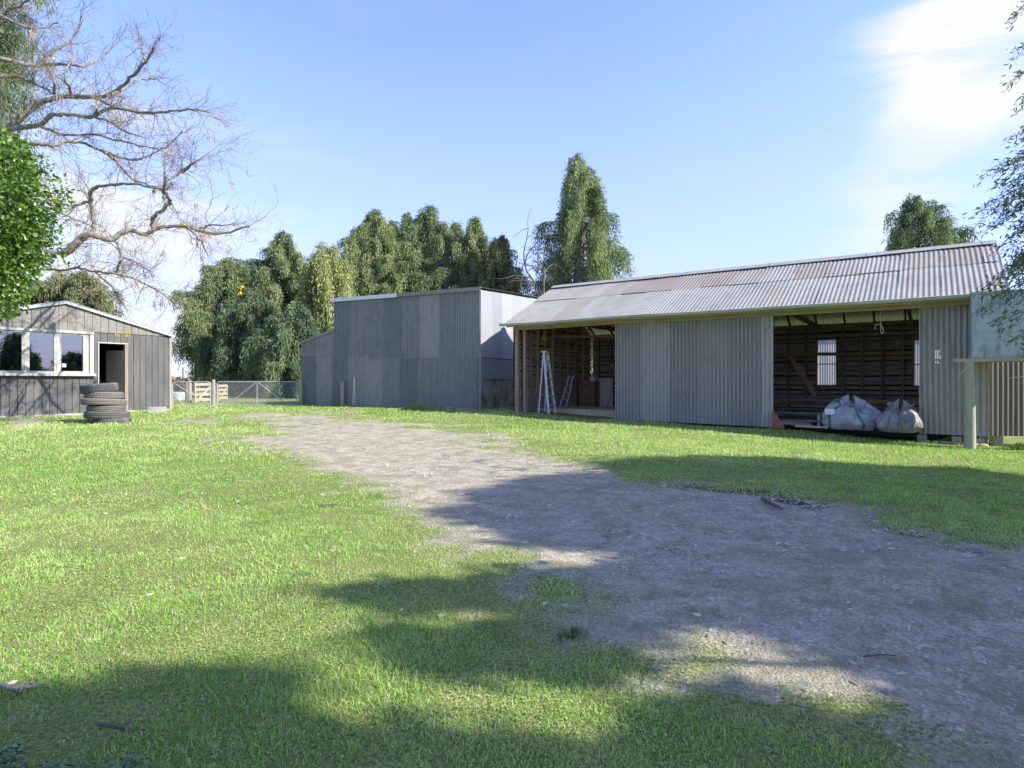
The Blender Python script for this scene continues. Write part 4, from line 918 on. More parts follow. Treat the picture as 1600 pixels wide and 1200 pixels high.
def rope():
    x = fs.X(1376, .35); z1 = 2.72; P = [(0,0,z1),(.005,0,z1-.15),(.0,0,z1-.3)]
    zz = fs.Z(x, .35, 508); pts = [(0,0,2.72),(0,0,zz+.12),(.01,0,zz),(.05,0,zz-.09),(.06,.01,zz-.17),(.02,.02,zz-.2),(-.0,.01,zz-.13),(.01,0,zz-.02),(-.03,0,zz+.02),(-.09,.01,zz+.02),(-.11,.02,zz-.03),(-.11,.02,zz-.1)]
    q = np.array(pts); t = np.linspace(0, len(q)-1, 60); P = np.stack([np.interp(t, np.arange(len(q)), q[:, k]) for k in range(3)], 1)
    m = MB(); m.tube(P, .011, 6); o = m.build('rope', M['rope'], smooth=True); put(o, x, .35, 0); tag(o, 'pale rope with a loop hanging from the plate over the right bay', 'rope')
rope()
# timber pile along the back of the right bay, each plank a thing
for k in range(7):
    y = 4.15+.22*(k % 3)*.8; z = .02+.095*k; x = 7.0+.35*math.sin(k*2.1); L_ = 3.9-.3*(k % 2)
    m = MB(); m.box((0, 0, 0), (L_, .2, .06), k/7); o = m.build('plank', M['slab'] if k % 3 else M['stud']); put(o, x, y, fs.g(9, 4)+.08+.0925*k, .01*math.sin(k*3))
    tag(o, 'long dark plank lying in the stack along the back of the right bay', 'plank', 'planks stacked at the back of the right bay')
for (u, v, D, L_, w_, th, rz, tilt, mt, lab) in ((1236, 662, 14.6, .9, .3, .04, .25, .12, 'stud', 'loose brown board lying askew behind the middle wall edge'),
        (1262, 659, 15.4, 1.3, .12, .05, .05, 0, 'greypost', 'grey board lying flat on the dirt left of the white bag'),
        (1268, 668, 14.1, .7, .1, .04, -.1, 0, 'pale_wood', 'pale board near the sill of the right bay')):
    m = MB(); m.box((-L_/2, -w_/2, 0), (L_/2, w_/2, th)); o = m.build('board', M[mt]); p = W(u, v, D); o.location = (p[0], p[1], max(p[2], gzs(p[0], p[1])+.02)); o.rotation_euler = (tilt, tilt*.6, SHED[2]+rz); tag(o, lab, 'board')
def bench():
    p = W(1246, 657, 15.6); p[2] = gzs(p[0], p[1])+.03; E = empty('low_bench', p, SHED[2]+.05, 'low bench with green painted top and steel leg in the right bay', 'bench')
    m = MB(); m.box((-.65, -.12, .33), (.65, .12, .37)); m.build('top', surf('faded_green_paint', (.12,.19,.15), (.2,.27,.22), (2,2,2), 4, .6), E)
    for x in (-.5, .5): m = MB(); m.box((x-.03, -.1, -.02), (x+.03, .1, .33)); m.build('leg', M['alu'], E)
bench()
def orange():
    p = W(1217, 660, 14.5); m = MB(); P = np.zeros((10, 6, 3))
    for i in range(10):
        f = i/9
        for j in range(6): g = j/5; P[i, j] = (-.16+.28*f, .0+.1*g+.03*math.sin(f*3), .40*(1-f**1.6)*(1-.5*g*0)+.02)
    B = P.copy(); B[..., 2] = 0
    m.grid(P, .5); m.grid(np.stack([P[:, 0], B[:, 0]], 1), .5); m.grid(np.stack([P[:, -1], B[:, -1]], 1), .5); m.grid(P+np.array((0,0,-.012)), .5)
    o = m.build('steel_guard', M['rust'], smooth=True); o.location = (p[0], p[1], gzs(p[0], p[1])+.04); o.rotation_euler = (0, 0, SHED[2]+.2); tag(o, 'curved orange rusty steel guard beside the middle wall in the right bay', 'guard')
orange()
# stones under the right wall
for i in range(7):
    x = 10.75+.16*i; m = MB(); lat = [(0,-.5),(.8,-.42),(1,-.05),(.85,.3),(.4,.5),(0,.52)]
    m.lathe(lat, 10, rng.random(), mod=lambda r, z, a, i=i: (r*(1+.15*np.sin(2*a+i)+.08*np.sin(5*a)), z+0*r)); o = m.build('stone', M['stone'], smooth=True)
    s_ = .06+.04*rng.random(); o.scale = (s_*1.4, s_, s_*.9); wx_, wy_ = fs.w(x, -.12+.1*rng.random()); o.location = (wx_, wy_, gzs(wx_, wy_)+.02); o.rotation_euler = (0, 0, i)
    tag(o, 'rounded grey stone lying in the row under the right shed wall', 'stone', 'stones under the right shed wall')

# ---------------------------------------------------------------- tank on its stand
def tank():
    px, py = .0, 0; fr = Fr((9.06, 11.86, SHED[2])); P0 = (9.06, 11.86)
    zb, zt = EYE+(HOR-560)/F*11.86, EYE+(HOR-458)/F*11.86
    E = empty('water_tank', (*P0, zb), SHED[2], 'square galvanised water tank raised on a timber stand at the right end of the shed', 'tank')
    h = zt-zb; L_, Wd = 1.25, .85; r_ = .04; m = MB()
    ring = []
    for cx, cy, a0 in ((L_-r_, Wd-r_, 0), (r_, Wd-r_, 90), (r_, r_, 180), (L_-r_, r_, 270)):
        for k in range(4): a = R(a0+k*30); ring.append((cx+r_*math.cos(a), cy+r_*math.sin(a)))
    ring = np.array(ring); n = len(ring); zz = np.linspace(0, h, 9); V = np.concatenate([np.column_stack([ring, np.full(n, z)]) for z in zz])
    k = np.arange(n); k2 = (k+1) % n; Fc = np.concatenate([np.stack([i*n+k, i*n+k2, (i+1)*n+k2, (i+1)*n+k], 1) for i in range(8)])
    m.add(V, Fc); c = np.array([[L_/2, Wd/2, 0]]); m.add(np.vstack([V[:n], c]), np.stack([k2, k, np.full(n, n)], 1)); c = np.array([[L_/2, Wd/2, h]]); m.add(np.vstack([V[-n:], c]), np.stack([k, k2, np.full(n, n)], 1))
    m.build('tank_body', M['galv'], E, smooth=False)
    m = MB(); m.box((-.015, -.015, h-.02), (L_+.015, Wd+.015, h+.015)); m.build('lid_rim', M['galv'], E)
    for xx in (.42, .84): m = MB(); m.box((xx-.008, -.008, .02), (xx+.008, -.0005, h-.03)); m.build('seam', M['galv'], E)
    m = MB(); m.box((-.006, -.012, .0), (L_+.006, -.001, .035)); m.build('base_flange', M['concrete'], E)
    x = .86; m = MB(); m.tube([(x, 0.01, .1), (x, -.05, .1)], .045, 10); m.tube([(x, -.05, .1), (x, -.09, .08), (x, -.10, .03)], .028, 10); m.build('outlet', M['pvc'], E)
    m = MB(); m.tube([(x, -.055, .1), (x, -.055, .19)], .014, 8); m.box((x-.05, -.07, .18), (x+.05, -.045, .21)); m.tube([(x-.06, -.03, .06), (x+.03, -.045, .2)], .03, 8); m.build('tap', M['red'], E)
    # stand
    zg = gzs(*P0)-.1; Es = empty('tank_stand', (*P0, zg), SHED[2], 'lichened timber stand of beam and round posts under the galvanised tank', 'stand'); hb = zb-zg
    m = MB(); m.box((-.28, -.03, hb-.065), (L_+.5, .10, hb-.004)); m.box((-.05, Wd-.2, hb-.065), (L_+.5, Wd-.07, hb-.004)); m.build('beam', M['plate'], Es)
    for x, y in ((-.03, .035), (L_+.2, .035), (L_+.2, Wd-.12)):
        m = MB(); n_ = 9; z_ = np.linspace(0, hb-.066, n_); m.tube(np.stack([x+.006*np.sin(z_*3), np.full(n_, y), z_], 1), .098-.01*z_/hb+.003*np.sin(z_*7), 16); m.build('post', M['post'], Es, smooth=True)
    m = MB(); m.box((-.06, -.028, hb-.003), (L_+.06, .2, hb-.001)); m.build('deck', M['plate'], Es)
    m = MB(); q = np.array([(.0,-.07,.95*hb),(-.15,-.1,.86*hb),(-.22,-.12,.80*hb)]); m.tube(q, .006, 4)
    m.tube([(1.02,-.05,hb-.07),(1.04,-.06,hb-.25),(.93,-.07,hb-.34),(.7,-.07,hb-.37),(.55,-.06,hb-.40)], .007, 5); m.build('wire', M['rope'], Es)
tank()

# ---------------------------------------------------------------- pale building glimpsed through the back windows
def white_shed():
    p = (10.2, 22.5); rz = .02; E = empty('white_shed', (*p, -.1), rz, 'pale corrugated building seen only through the back windows of the long shed', 'shed')
    m = MB(); corr(m, 11, lambda s: V3(s, 0, .45), lambda s: V3(s, 0, 2.9), (0, -1, 0), .09, .011, .8, 3); m.build('wall', M['white_iron'], E)
    m = MB(); m.box((0, -.02, 0), (11, 0.1, .45)); m.build('base_board', M['rust'], E)
    m = MB(); m.box((-.1, -.15, 2.9), (11.1, 3, 2.95)); m.box((0, 2.8, 0), (11, 2.85, 2.9)); m.build('roof', M['white_iron'], E)
white_shed()

# ---------------------------------------------------------------- vegetation
CARD = (np.array([(0,0,0),(.5,.06,.35),(-.5,.06,.35),(.36,.0,.72),(-.36,0,.72),(0,-.06,1.)]), [(0,1,2),(2,1,3),(2,3,4),(4,3,5)])
CARD1 = (np.array([(0,0,0),(.5,.1,.45),(-.5,-.05,.55),(0,0,1.)]), [(0,1,2),(2,1,3)])
def conifer(x, y, H, Rr, label, seed, mat='con_a', limbs=110, dens=1., base=.04, droop=1., prof=None, z0=None, group='cypresses beyond the sheds', cards=.21, name='cypress_tree', lean=0, tr=None, strand=1.0, cat='tree', bias=0.):
    r2 = np.random.default_rng(seed); z0 = gzs(x, y) if z0 is None else z0; B = np.array((x, y, z0))
    E = empty(name, B, 0, label, cat, group)
    prof = prof or (lambda f: np.interp(f, [0,.15,.4,.7,.9,1], [.75,.98,1,.7,.34,.06]))
    tr = tr or H*.028; m = MB(); zz = np.linspace(-.2, H*.93, 14)
    sway = lambda z: np.stack([lean*z+.02*H*np.sin(z*.5+seed)*(z/H), .015*H*np.cos(z*.6+seed)*(z/H), z], -1)
    m.tube(sway(zz), tr*(1.35-1.3*(zz+.2)/(H*.95))+.015, 8)
    P0 = []; OUT = []; CT = []
    lob = r2.random(4)*6.28
    limbs = int(limbs*(1.15 if 'solitary' not in label else .85))
    for i in range(limbs):
        f = base+(1-base)*((i+r2.random())/limbs)**.92; a = i*2.399+r2.normal(0, .35)
        rad = Rr*prof(f)*(.86+.16*math.sin(2*a+lob[0]+f*4)+.13*math.sin(5*a+lob[1]+f*9))*np.clip(r2.normal(.93, .22), .4, 1.5)
        s = sway(np.array([f*H]))[0]; d = np.array((math.cos(a), math.sin(a), 0)); rise = r2.uniform(.05, .45)*rad*(1.-.4*f)
        tt = np.linspace(0, 1, 6); L = s+d*rad*tt[:, None]+np.array((0,0,1.))*(rise*np.sin(tt*2.2))[:, None]
        m.tube(L, np.linspace(tr*.26*(1-f*.6), .012, 6), 4, caps=False)
        ct = r2.normal(.40+bias, .11); nst = int(max(12, 22*rad*dens))
        q = r2.uniform(.22, 1.03, nst)**.75
        pos = s+d*(rad*q)[:, None]+np.array((0,0,1.))*(rise*np.sin(q*2.2))[:, None]+r2.normal(0, 1, (nst, 3))*np.array((.13,.13,.07))*Rr*.45*(1-.75*f)
        P0.append(pos); OUT.append(np.repeat(d[None], nst, 0)+r2.normal(0, .35, (nst, 3))*np.array((1,1,.2))); CT.append(ct+r2.normal(0, .17, nst))
    P0 = np.concatenate(P0); OUT = np.concatenate(OUT); CT = np.concatenate(CT); n = len(P0)
    tip = sway(np.array([H*.96]))[0]; k = 46; hz_ = r2.uniform(-1.3, .5, k)
    P0 = np.vstack([P0, tip+np.stack([r2.normal(0, 1, k)*(.03+.2*(.5-hz_)), r2.normal(0, 1, k)*(.03+.2*(.5-hz_)), hz_*H*.07], 1)]); OUT = np.vstack([OUT, r2.normal(0, .5, (k, 3))]); CT = np.append(CT, np.full(k, .4)); n += k
    Ls = strand*(.5+.9*r2.random(n)); Ls[-46:] *= .35; K = 13; pos = []; dr = []; tt = []
    for j in range(K):
        g = (j+r2.random(n)*.9)/K
        p = P0+OUT*(Ls*.28*np.sqrt(g))[:, None]-np.array((0,0,1.))*(Ls*droop*g**1.5)[:, None]+r2.normal(0, .05, (n, 3))*(1+g)[:, None]
        d = OUT*(.55*(1-g))[:, None]-np.array((0,0,1.))*(droop*(.25+1.4*g))[:, None]+r2.normal(0, .3, (n, 3))
        pos.append(p); dr.append(d); tt.append(CT+r2.normal(0, .08, n)+.10*(g-.4))
    pos = np.concatenate(pos); dr = np.concatenate(dr); tt = np.clip(np.concatenate(tt), 0, 1); k = len(pos)
    ok = pos[:, 2] > .05; pos, dr, tt = pos[ok], dr[ok], tt[ok]; k = len(pos)
    sc = np.stack([cards*.24*(.6+.8*r2.random(k)), np.full(k, cards*.3), cards*(.6+.8*r2.random(k))], 1)
    c = MB(); c.scatter(CARD1[0], CARD1[1], pos, axis_basis(dr, r2.random(k)*6.28), sc, tt)
    m.build('trunk', M['bark'], E); c.build('crown', M[mat], E)
    return E
def tree_px(u, vtop, D, halfw_px, label, seed, **kw):
    x = (u-800)/F*D; z = gzs(x, D); H = EYE+(HOR-vtop)/F*D-z; return conifer(x, D, H, halfw_px*1.3/F*D, label, seed, z0=z, **kw)
full = lambda f: np.interp(f, [0,.12,.35,.6,.8,.93,1], [1.,1.08,1.08,.84,.50,.2,.03])
tree_px(358, 402, 44, 56, 'leftmost big cypress beyond the gates, with pinkish trunk showing through', 1, mat='con_a', limbs=150, dens=1.5, base=.13, prof=lambda f: np.interp(f, [.0,.12,.3,.5,.75,.92,1], [.8,1.05,1.1,.92,.62,.36,.12]), strand=1.0, lean=0)
tree_px(440, 362, 46, 58, 'pointed cypress between the leftmost one and the golden one', 2, mat='con_a', limbs=160, dens=1.5, prof=full, bias=.05)
tree_px(398, 455, 40, 50, 'low dark cypress filling the gap behind the wide gate', 22, mat='con_c', limbs=90, dens=1.5, prof=full)
tree_px(507, 383, 38, 32, 'golden weeping cypress touching the left top corner of the barn', 3, mat='con_b', limbs=110, dens=1.7, prof=lambda f: np.interp(f, [0,.3,.6,.85,1], [.9,1,.95,.8,.35]), strand=1.7, droop=1.25)
tree_px(462, 470, 36, 42, 'dark drooping cypress left of the barn lean-to', 23, mat='con_c', limbs=110, dens=1.5, prof=full, strand=1.3, droop=1.2)
tree_px(590, 325, 46, 66, 'tall pointed cypress behind the left half of the barn roof', 4, limbs=170, dens=1.4, prof=full, bias=.08)
tree_px(556, 375, 50, 50, 'rounded cypress between the golden one and the tallest ones', 24, mat='con_a', limbs=110, dens=1.4, prof=full)
tree_px(672, 320, 48, 66, 'tall broad cypress behind the middle of the barn roof', 5, mat='con_c', limbs=180, dens=1.4, prof=full, strand=1.2, bias=.1)
tree_px(741, 338, 46, 52, 'green cypress behind the right part of the barn roof', 6, mat='con_a', limbs=150, dens=1.4, prof=full)
tree_px(785, 366, 44, 36, 'grey-green cypress with bare twigs at the right end of the row', 7, mat='con_d', limbs=110, dens=1.2, prof=full, bias=-.2)
tree_px(632, 332, 52, 40, 'narrow cypress tip between the two tallest trees', 25, mat='con_c', limbs=100, dens=1.3, prof=full)
tree_px(905, 238, 42, 60, 'tall solitary weeping cypress behind the left end of the long shed', 8, mat='con_a', limbs=150, dens=1.7, prof=lambda f: np.interp(f, [0,.35,.55,.72,.86,.95,1], [1,1.05,.92,.7,.46,.24,.06]), strand=1.5, droop=1.3, group=None, bias=.04)
tree_px(1428, 305, 40, 50, 'cypress top rising above the right half of the long shed roof', 9, mat='con_c', limbs=130, dens=1.1, prof=lambda f: np.interp(f, [0,.5,.75,.9,1], [1,1.02,.9,.5,.1]), strand=1., group=None, bias=.05)
tree_px(112, 428, 27, 78, 'brownish bushy conifer right behind the hut roof', 10, mat='con_d', limbs=110, dens=1.8, prof=lambda f: np.interp(f, [0,.5,.8,1], [1,1,.75,.3]), strand=.6, group=None, cards=.15)
conifer(-21.0, 22, 19, 3.9, 'tall dark conifer at the top left behind the bare branches', 12, mat='con_c', limbs=170, dens=1.3, base=.2, strand=1., group=None, cards=.16, prof=lambda f: np.interp(f, [0,.3,.5,.8,1], [.5,.75,1,.8,.2]))
tree_px(612, 345, 50, 60, 'bushy cypress filling the row between the two tallest tops', 31, mat='con_a', limbs=130, dens=1.3, prof=full)
tree_px(708, 348, 50, 58, 'bushy cypress between the broad one and the green one behind the barn', 32, mat='con_b', limbs=130, dens=1.2, prof=full, bias=-.25)
tree_px(545, 372, 44, 40, 'light green cypress right of the golden one above the barn roof', 33, mat='con_a', limbs=120, dens=1.4, prof=full, bias=.15)
tree_px(770, 372, 43, 40, 'low grey-green cypress above the right corner of the barn', 34, mat='con_d', limbs=110, dens=1.3, prof=full, bias=-.15)
for (x_, y_, h_, sd) in ((40, 3, 4, 51), (44, -3, 6, 52), (38, 10, 3.2, 53), (46, 16, 4.5, 54)):
    conifer(x_, y_, h_, 2.4, ['dark shelter tree far off to the right, mirrored in the hut panes'][0], sd, mat='con_c', limbs=60, dens=.5, cards=.4, group='shelter trees right of the yard')
# dead tree
def branching(mb, p, d, L, r, depth, r2, up=.1, spread=.6, sides=5, nch=3):
    n = 6; pts = [np.array(p, float)]; d = np.array(d, float)/np.linalg.norm(d)
    for i in range(n): d = d+r2.normal(0, .16, 3)+np.array((0,0,up*.3)); d /= np.linalg.norm(d); pts.append(pts[-1]+d*L/n)
    mb.tube(pts, np.linspace(r, r*.45, n+1), sides, caps=False)
    if depth == 0: return
    for j in range(nch):
        k = r2.integers(2, n+1); dd = d+r2.normal(0, spread, 3); branching(mb, pts[k], dd, L*r2.uniform(.5, .8), r*.5, depth-1, r2, up, spread, max(3, sides-1), nch)
def dead_tree():
    D = 36; x = (856-800)/F*D; B = np.array((x, D, gzs(x, D))); r2 = np.random.default_rng(4); m = MB()
    E = empty('dead_tree', B, 0, 'leafless dark dead tree beside the solitary cypress', 'tree')
    m.tube([(0,0,-.2),(0,0,3),(-.1,0,5.6)], [.25,.2,.15], 8)
    for d, L in (((-.45,0,1), 2.9), ((-.2,.1,1), 2.6), ((-.9,0,.7), 1.7), ((.0,.1,1), 3.0), ((-.6,-.1,.5), 1.2)): branching(m, (-.1,0,5.5), d, L, .085, 2, r2, -.25, .5, 5, 4)
    m.build('trunk', M['deadbark'], E)
dead_tree()

# bare tree at left: limbs follow a real spreading crown, trunk beyond the frame
def bare_tree():
    r2 = np.random.default_rng(21); x0, y0 = -18.9, 15.6; B = np.array((x0, y0, gzs(x0, y0)))
    E = empty('bare_tree', B, 0, 'spreading leafless tree at the left with lichened limbs and dry hanging pods', 'tree')
    LB = [([(-60,330),(0,340),(30,322)], 0, 0),
      ([(-80,80),(0,90),(40,102),(65,102),(80,80),(105,70),(122,48),(128,25)], 3.6, 11.3), ([(65,102),(95,98),(130,105),(160,90),(180,70)], 2.4, 11.3),
      ([(-80,125),(0,120),(25,118),(60,133),(85,147),(90,152)], 3, 10.9), ([(85,147),(85,120),(80,100)], 2, 10.9), ([(52,130),(50,95),(53,70)], 1.8, 11.4),
      ([(-90,215),(5,200),(22,195),(45,172),(70,157),(90,152),(125,150),(150,152),(175,148),(200,127),(220,105),(235,85),(243,72)], 5.4, 11),
      ([(175,148),(200,135),(215,125),(240,122),(258,132)], 1.8, 11.1), ([(228,95),(220,75),(216,60)], 1.3, 11.),
      ([(-90,220),(10,203),(45,198),(65,195),(80,178),(110,180),(145,183),(165,172),(182,168),(215,176),(260,175),(295,170),(325,175)], 4.2, 10.6),
      ([(150,152),(170,165),(200,172),(235,178)], 1.8, 11), ([(145,183),(152,168),(150,155)], 1.8, 10.8),([(110,145),(100,120),(110,95),(115,85)], 2, 11),
      ([(-80,235),(25,223),(70,225),(88,228),(100,220),(125,222),(160,235),(190,248),(215,250),(240,240),(262,228),(285,205)], 3.2, 10.2),
      ([(65,198),(95,211),(150,210),(185,220),(240,230),(270,245)], 2.2, 10.4), ([(150,184),(175,190),(200,208),(230,217)], 1.8, 10.5),
      ([(160,235),(185,255),(205,280),(235,290),(262,296)], 2.2, 10.3), ([(285,270),(300,255),(330,240),(365,233)], 1.6, 10.), ([(240,300),(258,285),(280,270),(300,255)], 2.4, 10.),
      ([(-90,400),(0,390),(65,395),(100,398),(120,378),(140,364),(155,371),(175,375),(200,358),(230,367),(245,355),(290,353),(340,368),(390,353)], 6.6, 9.6),
      ([(145,366),(147,345),(142,318),(140,300),(147,293),(180,288),(210,286),(250,296),(262,302)], 3.6, 9.8),
      ([(240,358),(236,342),(262,322),(266,314),(256,300),(258,275),(258,250)], 3.4, 9.7), ([(142,315),(125,318),(105,328),(85,322),(62,330)], 2.2, 9.9),
      ([(290,353),(315,378),(325,400)], 1.5, 9.6), ([(310,358),(330,350),(372,352)], 1.4, 9.5), ([(-60,430),(60,420),(100,422),(120,418),(150,425),(180,428),(210,435),(240,450),(262,465),(274,478)], 2.1, 9.4),
      ([(150,426),(172,445),(185,465),(198,485)], 1.2, 9.4), ([(180,427),(190,405),(185,385),(180,375)], 1.4, 9.5), ([(188,400),(215,410),(235,425)], 1.2, 9.5),
      ([(-60,30),(0,22),(30,10),(60,-15)], 3, 11), ([(-80,-20),(30,40),(60,45),(90,35)], 2.6, 11.2), ([(-70,300),(60,318),(100,335),(140,352)], 1.6, 9.8)]
    mb = MB(); tw = MB(); seeds = []
    limbs = MB()
    for pts, r0, D in LB:
        if r0 == 0: continue
        q = np.array(pts, float); n = len(q); ph = r2.random()*6; t = np.linspace(0, n-1, (n-1)*5+1)
        # catmull-like smooth
        uu = np.interp(t, np.arange(n), q[:, 0]); vv = np.interp(t, np.arange(n), q[:, 1])
        ker = np.array([.25, .5, .25])
        for _ in range(2): uu[1:-1] = np.convolve(uu, ker, 'valid'); vv[1:-1] = np.convolve(vv, ker, 'valid')
        s = t/t[-1]; D = D*1.48; DD = D+.7*np.sin(s*4+ph)+.6*(s-.3)*math.sin(ph*3)
        P = np.stack([(uu-800)/F*DD, DD, EYE+(HOR-vv)/F*DD], 1); P[1:-1] += r2.normal(0, .012, (len(P)-2, 3))
        rad = (r0/F*D)*(1-.78*s)*(1+.08*np.sin(s*40+ph))+.004
        limbs.tube(P, rad, 8)
        tot = np.linalg.norm(np.diff(P, axis=0), axis=1).sum()
        for _ in range(int(tot*5.5)):
            k = r2.integers(1, len(P)-1)
            if uu[k] < -40: continue
            seeds.append((P[k], P[min(k+1, len(P)-1)]-P[k-1], rad[k], s[k]))
        seeds.append((P[-1], P[-1]-P[-2], rad[-1], 1.)); seeds.append((P[-1], P[-1]-P[-2], rad[-1], 1.))
    limbs.tube([(x0-.3,y0-.2,B[2]-.3),(x0-.1,y0,B[2]+2),(x0+.3,y0+.0,B[2]+6.5),(x0+.2,y0,B[2]+10)], [.38,.3,.22,.1], 12)
    for z_, u_, v_, D_, r_ in ((4.4,-90,400,14.2,.12),(6.3,-90,218,16,.12),(7.6,-80,125,16.1,.07),(8.6,-80,0,16.4,.07)):
        limbs.tube([(x0+.2, y0, B[2]+z_-.4), W(u_, v_, D_)], [r_*1.3, r_], 8)
    ends = []
    def twig(p, d, L, r, lv):
        n = 4; pts = [p]; d = d/np.linalg.norm(d)
        for i in range(n): d = d+r2.normal(0, .24, 3)+np.array((.04, 0, .03)); d /= np.linalg.norm(d); pts.append(pts[-1]+d*L/n)
        tw.tube(pts, np.linspace(r, max(r*.5, .0016), n+1), 3, caps=False)
        ends.append(pts[-1])
        if lv:
            for j in range(r2.integers(2, 5)): k = r2.integers(1, n+1); twig(pts[k], d+r2.normal(0, .7, 3), L*r2.uniform(.4, .75), r*.6, lv-1)
    for p, d, r, s in seeds:
        d = d/(np.linalg.norm(d)+1e-9)+r2.normal(0, .75, 3)*np.array((1,.8,1)); twig(p, d, r2.uniform(.33, .95), min(r*.5, .0085), 2)
    limbs.build('limbs', M['lichbark'], E, origin=B, smooth=True); tw.build('twigs', M['twig'], E, origin=B)
    pod = MB(); ends = np.array(ends)
    podpx = [(80,100),(125,110),(238,165),(230,130),(205,195),(240,185),(270,222),(225,230),(115,275),(335,205),(355,270),(260,285),(330,280),(60,205),(118,210),(262,395),(255,380),(235,405),(265,480),(250,470),(300,390),(305,310),(355,300),(345,390),(245,430),(232,470),(272,345),(30,30),(45,10),(60,45),(350,165),(318,205),(240,300),(215,270),(300,370)]
    c0 = [W(u, v, r2.uniform(14.2, 16)) for u, v in podpx]; c0 += [ends[i] for i in r2.integers(0, len(ends), 50)]
    for c in c0:
        pod = MB(); c = np.array(c); j = np.argmin(((ends-c)**2).sum(1)); c = ends[j]
        for _ in range(r2.integers(3, 10)):
            q = c+r2.normal(0, 1, 3)*np.array((.045,.045,.02)); L = r2.uniform(.1, .26)
            pod.tube([q, q+np.array((r2.normal(0,.01), r2.normal(0,.01), -L*.5)), q+np.array((r2.normal(0,.02), r2.normal(0,.02), -L))], [.004,.007,.003], 4, caps=False)
        pod.build('pod_cluster', M['pod'], E, origin=B)
    yl = MB(); pp = [(288,348),(292,355),(285,352),(375,458),(380,448),(195,520),(185,522),(200,523),(272,490),(48,48),(78,95),(265,238),(187,187),(150,368),(194,370),(252,452),(140,432),(283,352),(293,352)]
    for u, v in pp:
        D = r2.uniform(14, 15.2); c = W(u, v, D)
        for _ in range(5 if u in (288,292,375,380,195,185,200,283) else 2):
            q = c+r2.normal(0, .03, 3); yl.scatter(*CARD, q[None], axis_basis(r2.normal(0, .6, (1, 3))-np.array([[0,0,.6]]), r2.random(1)*6), np.array([[.05,.03,.075]]), r2.random(1))
        j = np.argmin(((ends-c)**2).sum(1)); tw2 = MB()
        yl.tube([ends[j], (ends[j]+c)/2-np.array((0,0,.02)), c], .0022, 3, 0.)
    yl.build('yellow_leaves', M['wattle'], E, origin=B)
bare_tree()

LEAF = (np.array([(0,0,0),(.42,.05,.3),(-.42,.05,.3),(.4,.07,.6),(-.4,.07,.6),(0,0,1.)]), [(0,1,2),(2,1,3),(2,3,4),(4,3,5)])
def laurel():
    r2 = np.random.default_rng(6); D = 8.2; c = np.array((-7.7, D, 3.25)); B = np.array((-8.3, D, gzs(-8.3, D)))
    E = empty('evergreen_shrub', B, 0, 'glossy bright green broadleaf shrub at the left edge in front of the hut', 'shrub')
    lobes = [(W(-30,330,D), .9)]+[(W(u, v, D+dy), s/F*D) for u, v, s, dy in ((0,270,50,0),(12,315,46,-.2),(-8,360,60,0),(16,350,42,.2),(0,410,52,0),(-20,450,50,-.2),(18,405,34,.1),(-45,250,66,.4),(-50,420,76,.3),(-15,475,28,0),(-2,225,24,0))]
    mb = MB(); tr = MB()
    for cc, rr in lobes:
        n = int(950*(rr/.45)**2); d = r2.normal(0, 1, (n, 3)); d /= np.linalg.norm(d, axis=1, keepdims=True)
        lump = 1+.17*np.sin(d[:, 0]*7+d[:, 2]*5)+.12*np.sin(d[:, 1]*9+d[:, 2]*8)
        p = cc+d*(rr*lump*r2.uniform(.55, 1.05, n)**.5)[:, None]
        dd = d*.6+r2.normal(0, .6, (n, 3))+np.array((0,0,-.1)); L = r2.uniform(.05, .1, n)
        mb.scatter(*LEAF, p, axis_basis(dd, r2.random(n)*6.28), np.stack([L*.5, L*.5, L], 1), np.clip(r2.normal(.5, .25, n), 0, 1))
        tr.tube([B+np.array((.2,0,1.2)), (B+cc)/2+np.array((.0,0,.6)), cc], [.05,.035,.015], 6)
    tr.tube([B-np.array((0,0,.2)), B+np.array((.2,0,1.3))], [.1,.06], 8)
    mb.build('foliage', M['laurel'], E, origin=B); tr.build('stems', M['bark'], E, origin=B)
laurel()

# ---------------------------------------------------------------- trees right of and behind the viewer: the willow whose fringe hangs into view and the crowns that shade the ground
SH = poly_world([(2000,800),(1700,762),(1600,744),(1500,730),(1400,730),(1300,722),(1200,714),(1100,712),(1000,716),(935,723),(950,736),(880,742),(840,742),(760,763),(690,769),(730,779),(700,791),(660,798),
     (720,815),(775,826),(790,838),(780,851),(850,853),(950,855),(985,872),(975,884),(900,888),(800,893),(760,905),(600,908),(470,918),(490,936),(590,950),(640,975),(560,990),(620,1005),(600,1030),(420,1042),(250,1068),(100,1076),(0,1082),(-200,1090),(-300,1190),(-300,1500),(2400,1500)])
HO = [(poly_world(h), s) for h, s in (([(1045,985),(1120,988),(1180,1018),(1150,1040),(1080,1015)], 1), ([(1200,1018),(1300,1040),(1375,1080),(1340,1100),(1260,1080),(1210,1045)], 1),
     ([(680,1080),(790,1085),(780,1110),(700,1108)], .8), ([(480,1085),(560,1080),(570,1105),(490,1112)], .8), ([(840,1100),(960,1110),(940,1135),(850,1128)], .9), ([(1010,1030),(1060,1040),(1050,1060),(1000,1050)], .8), ([(700,955),(760,960),(720,970)], .5))]
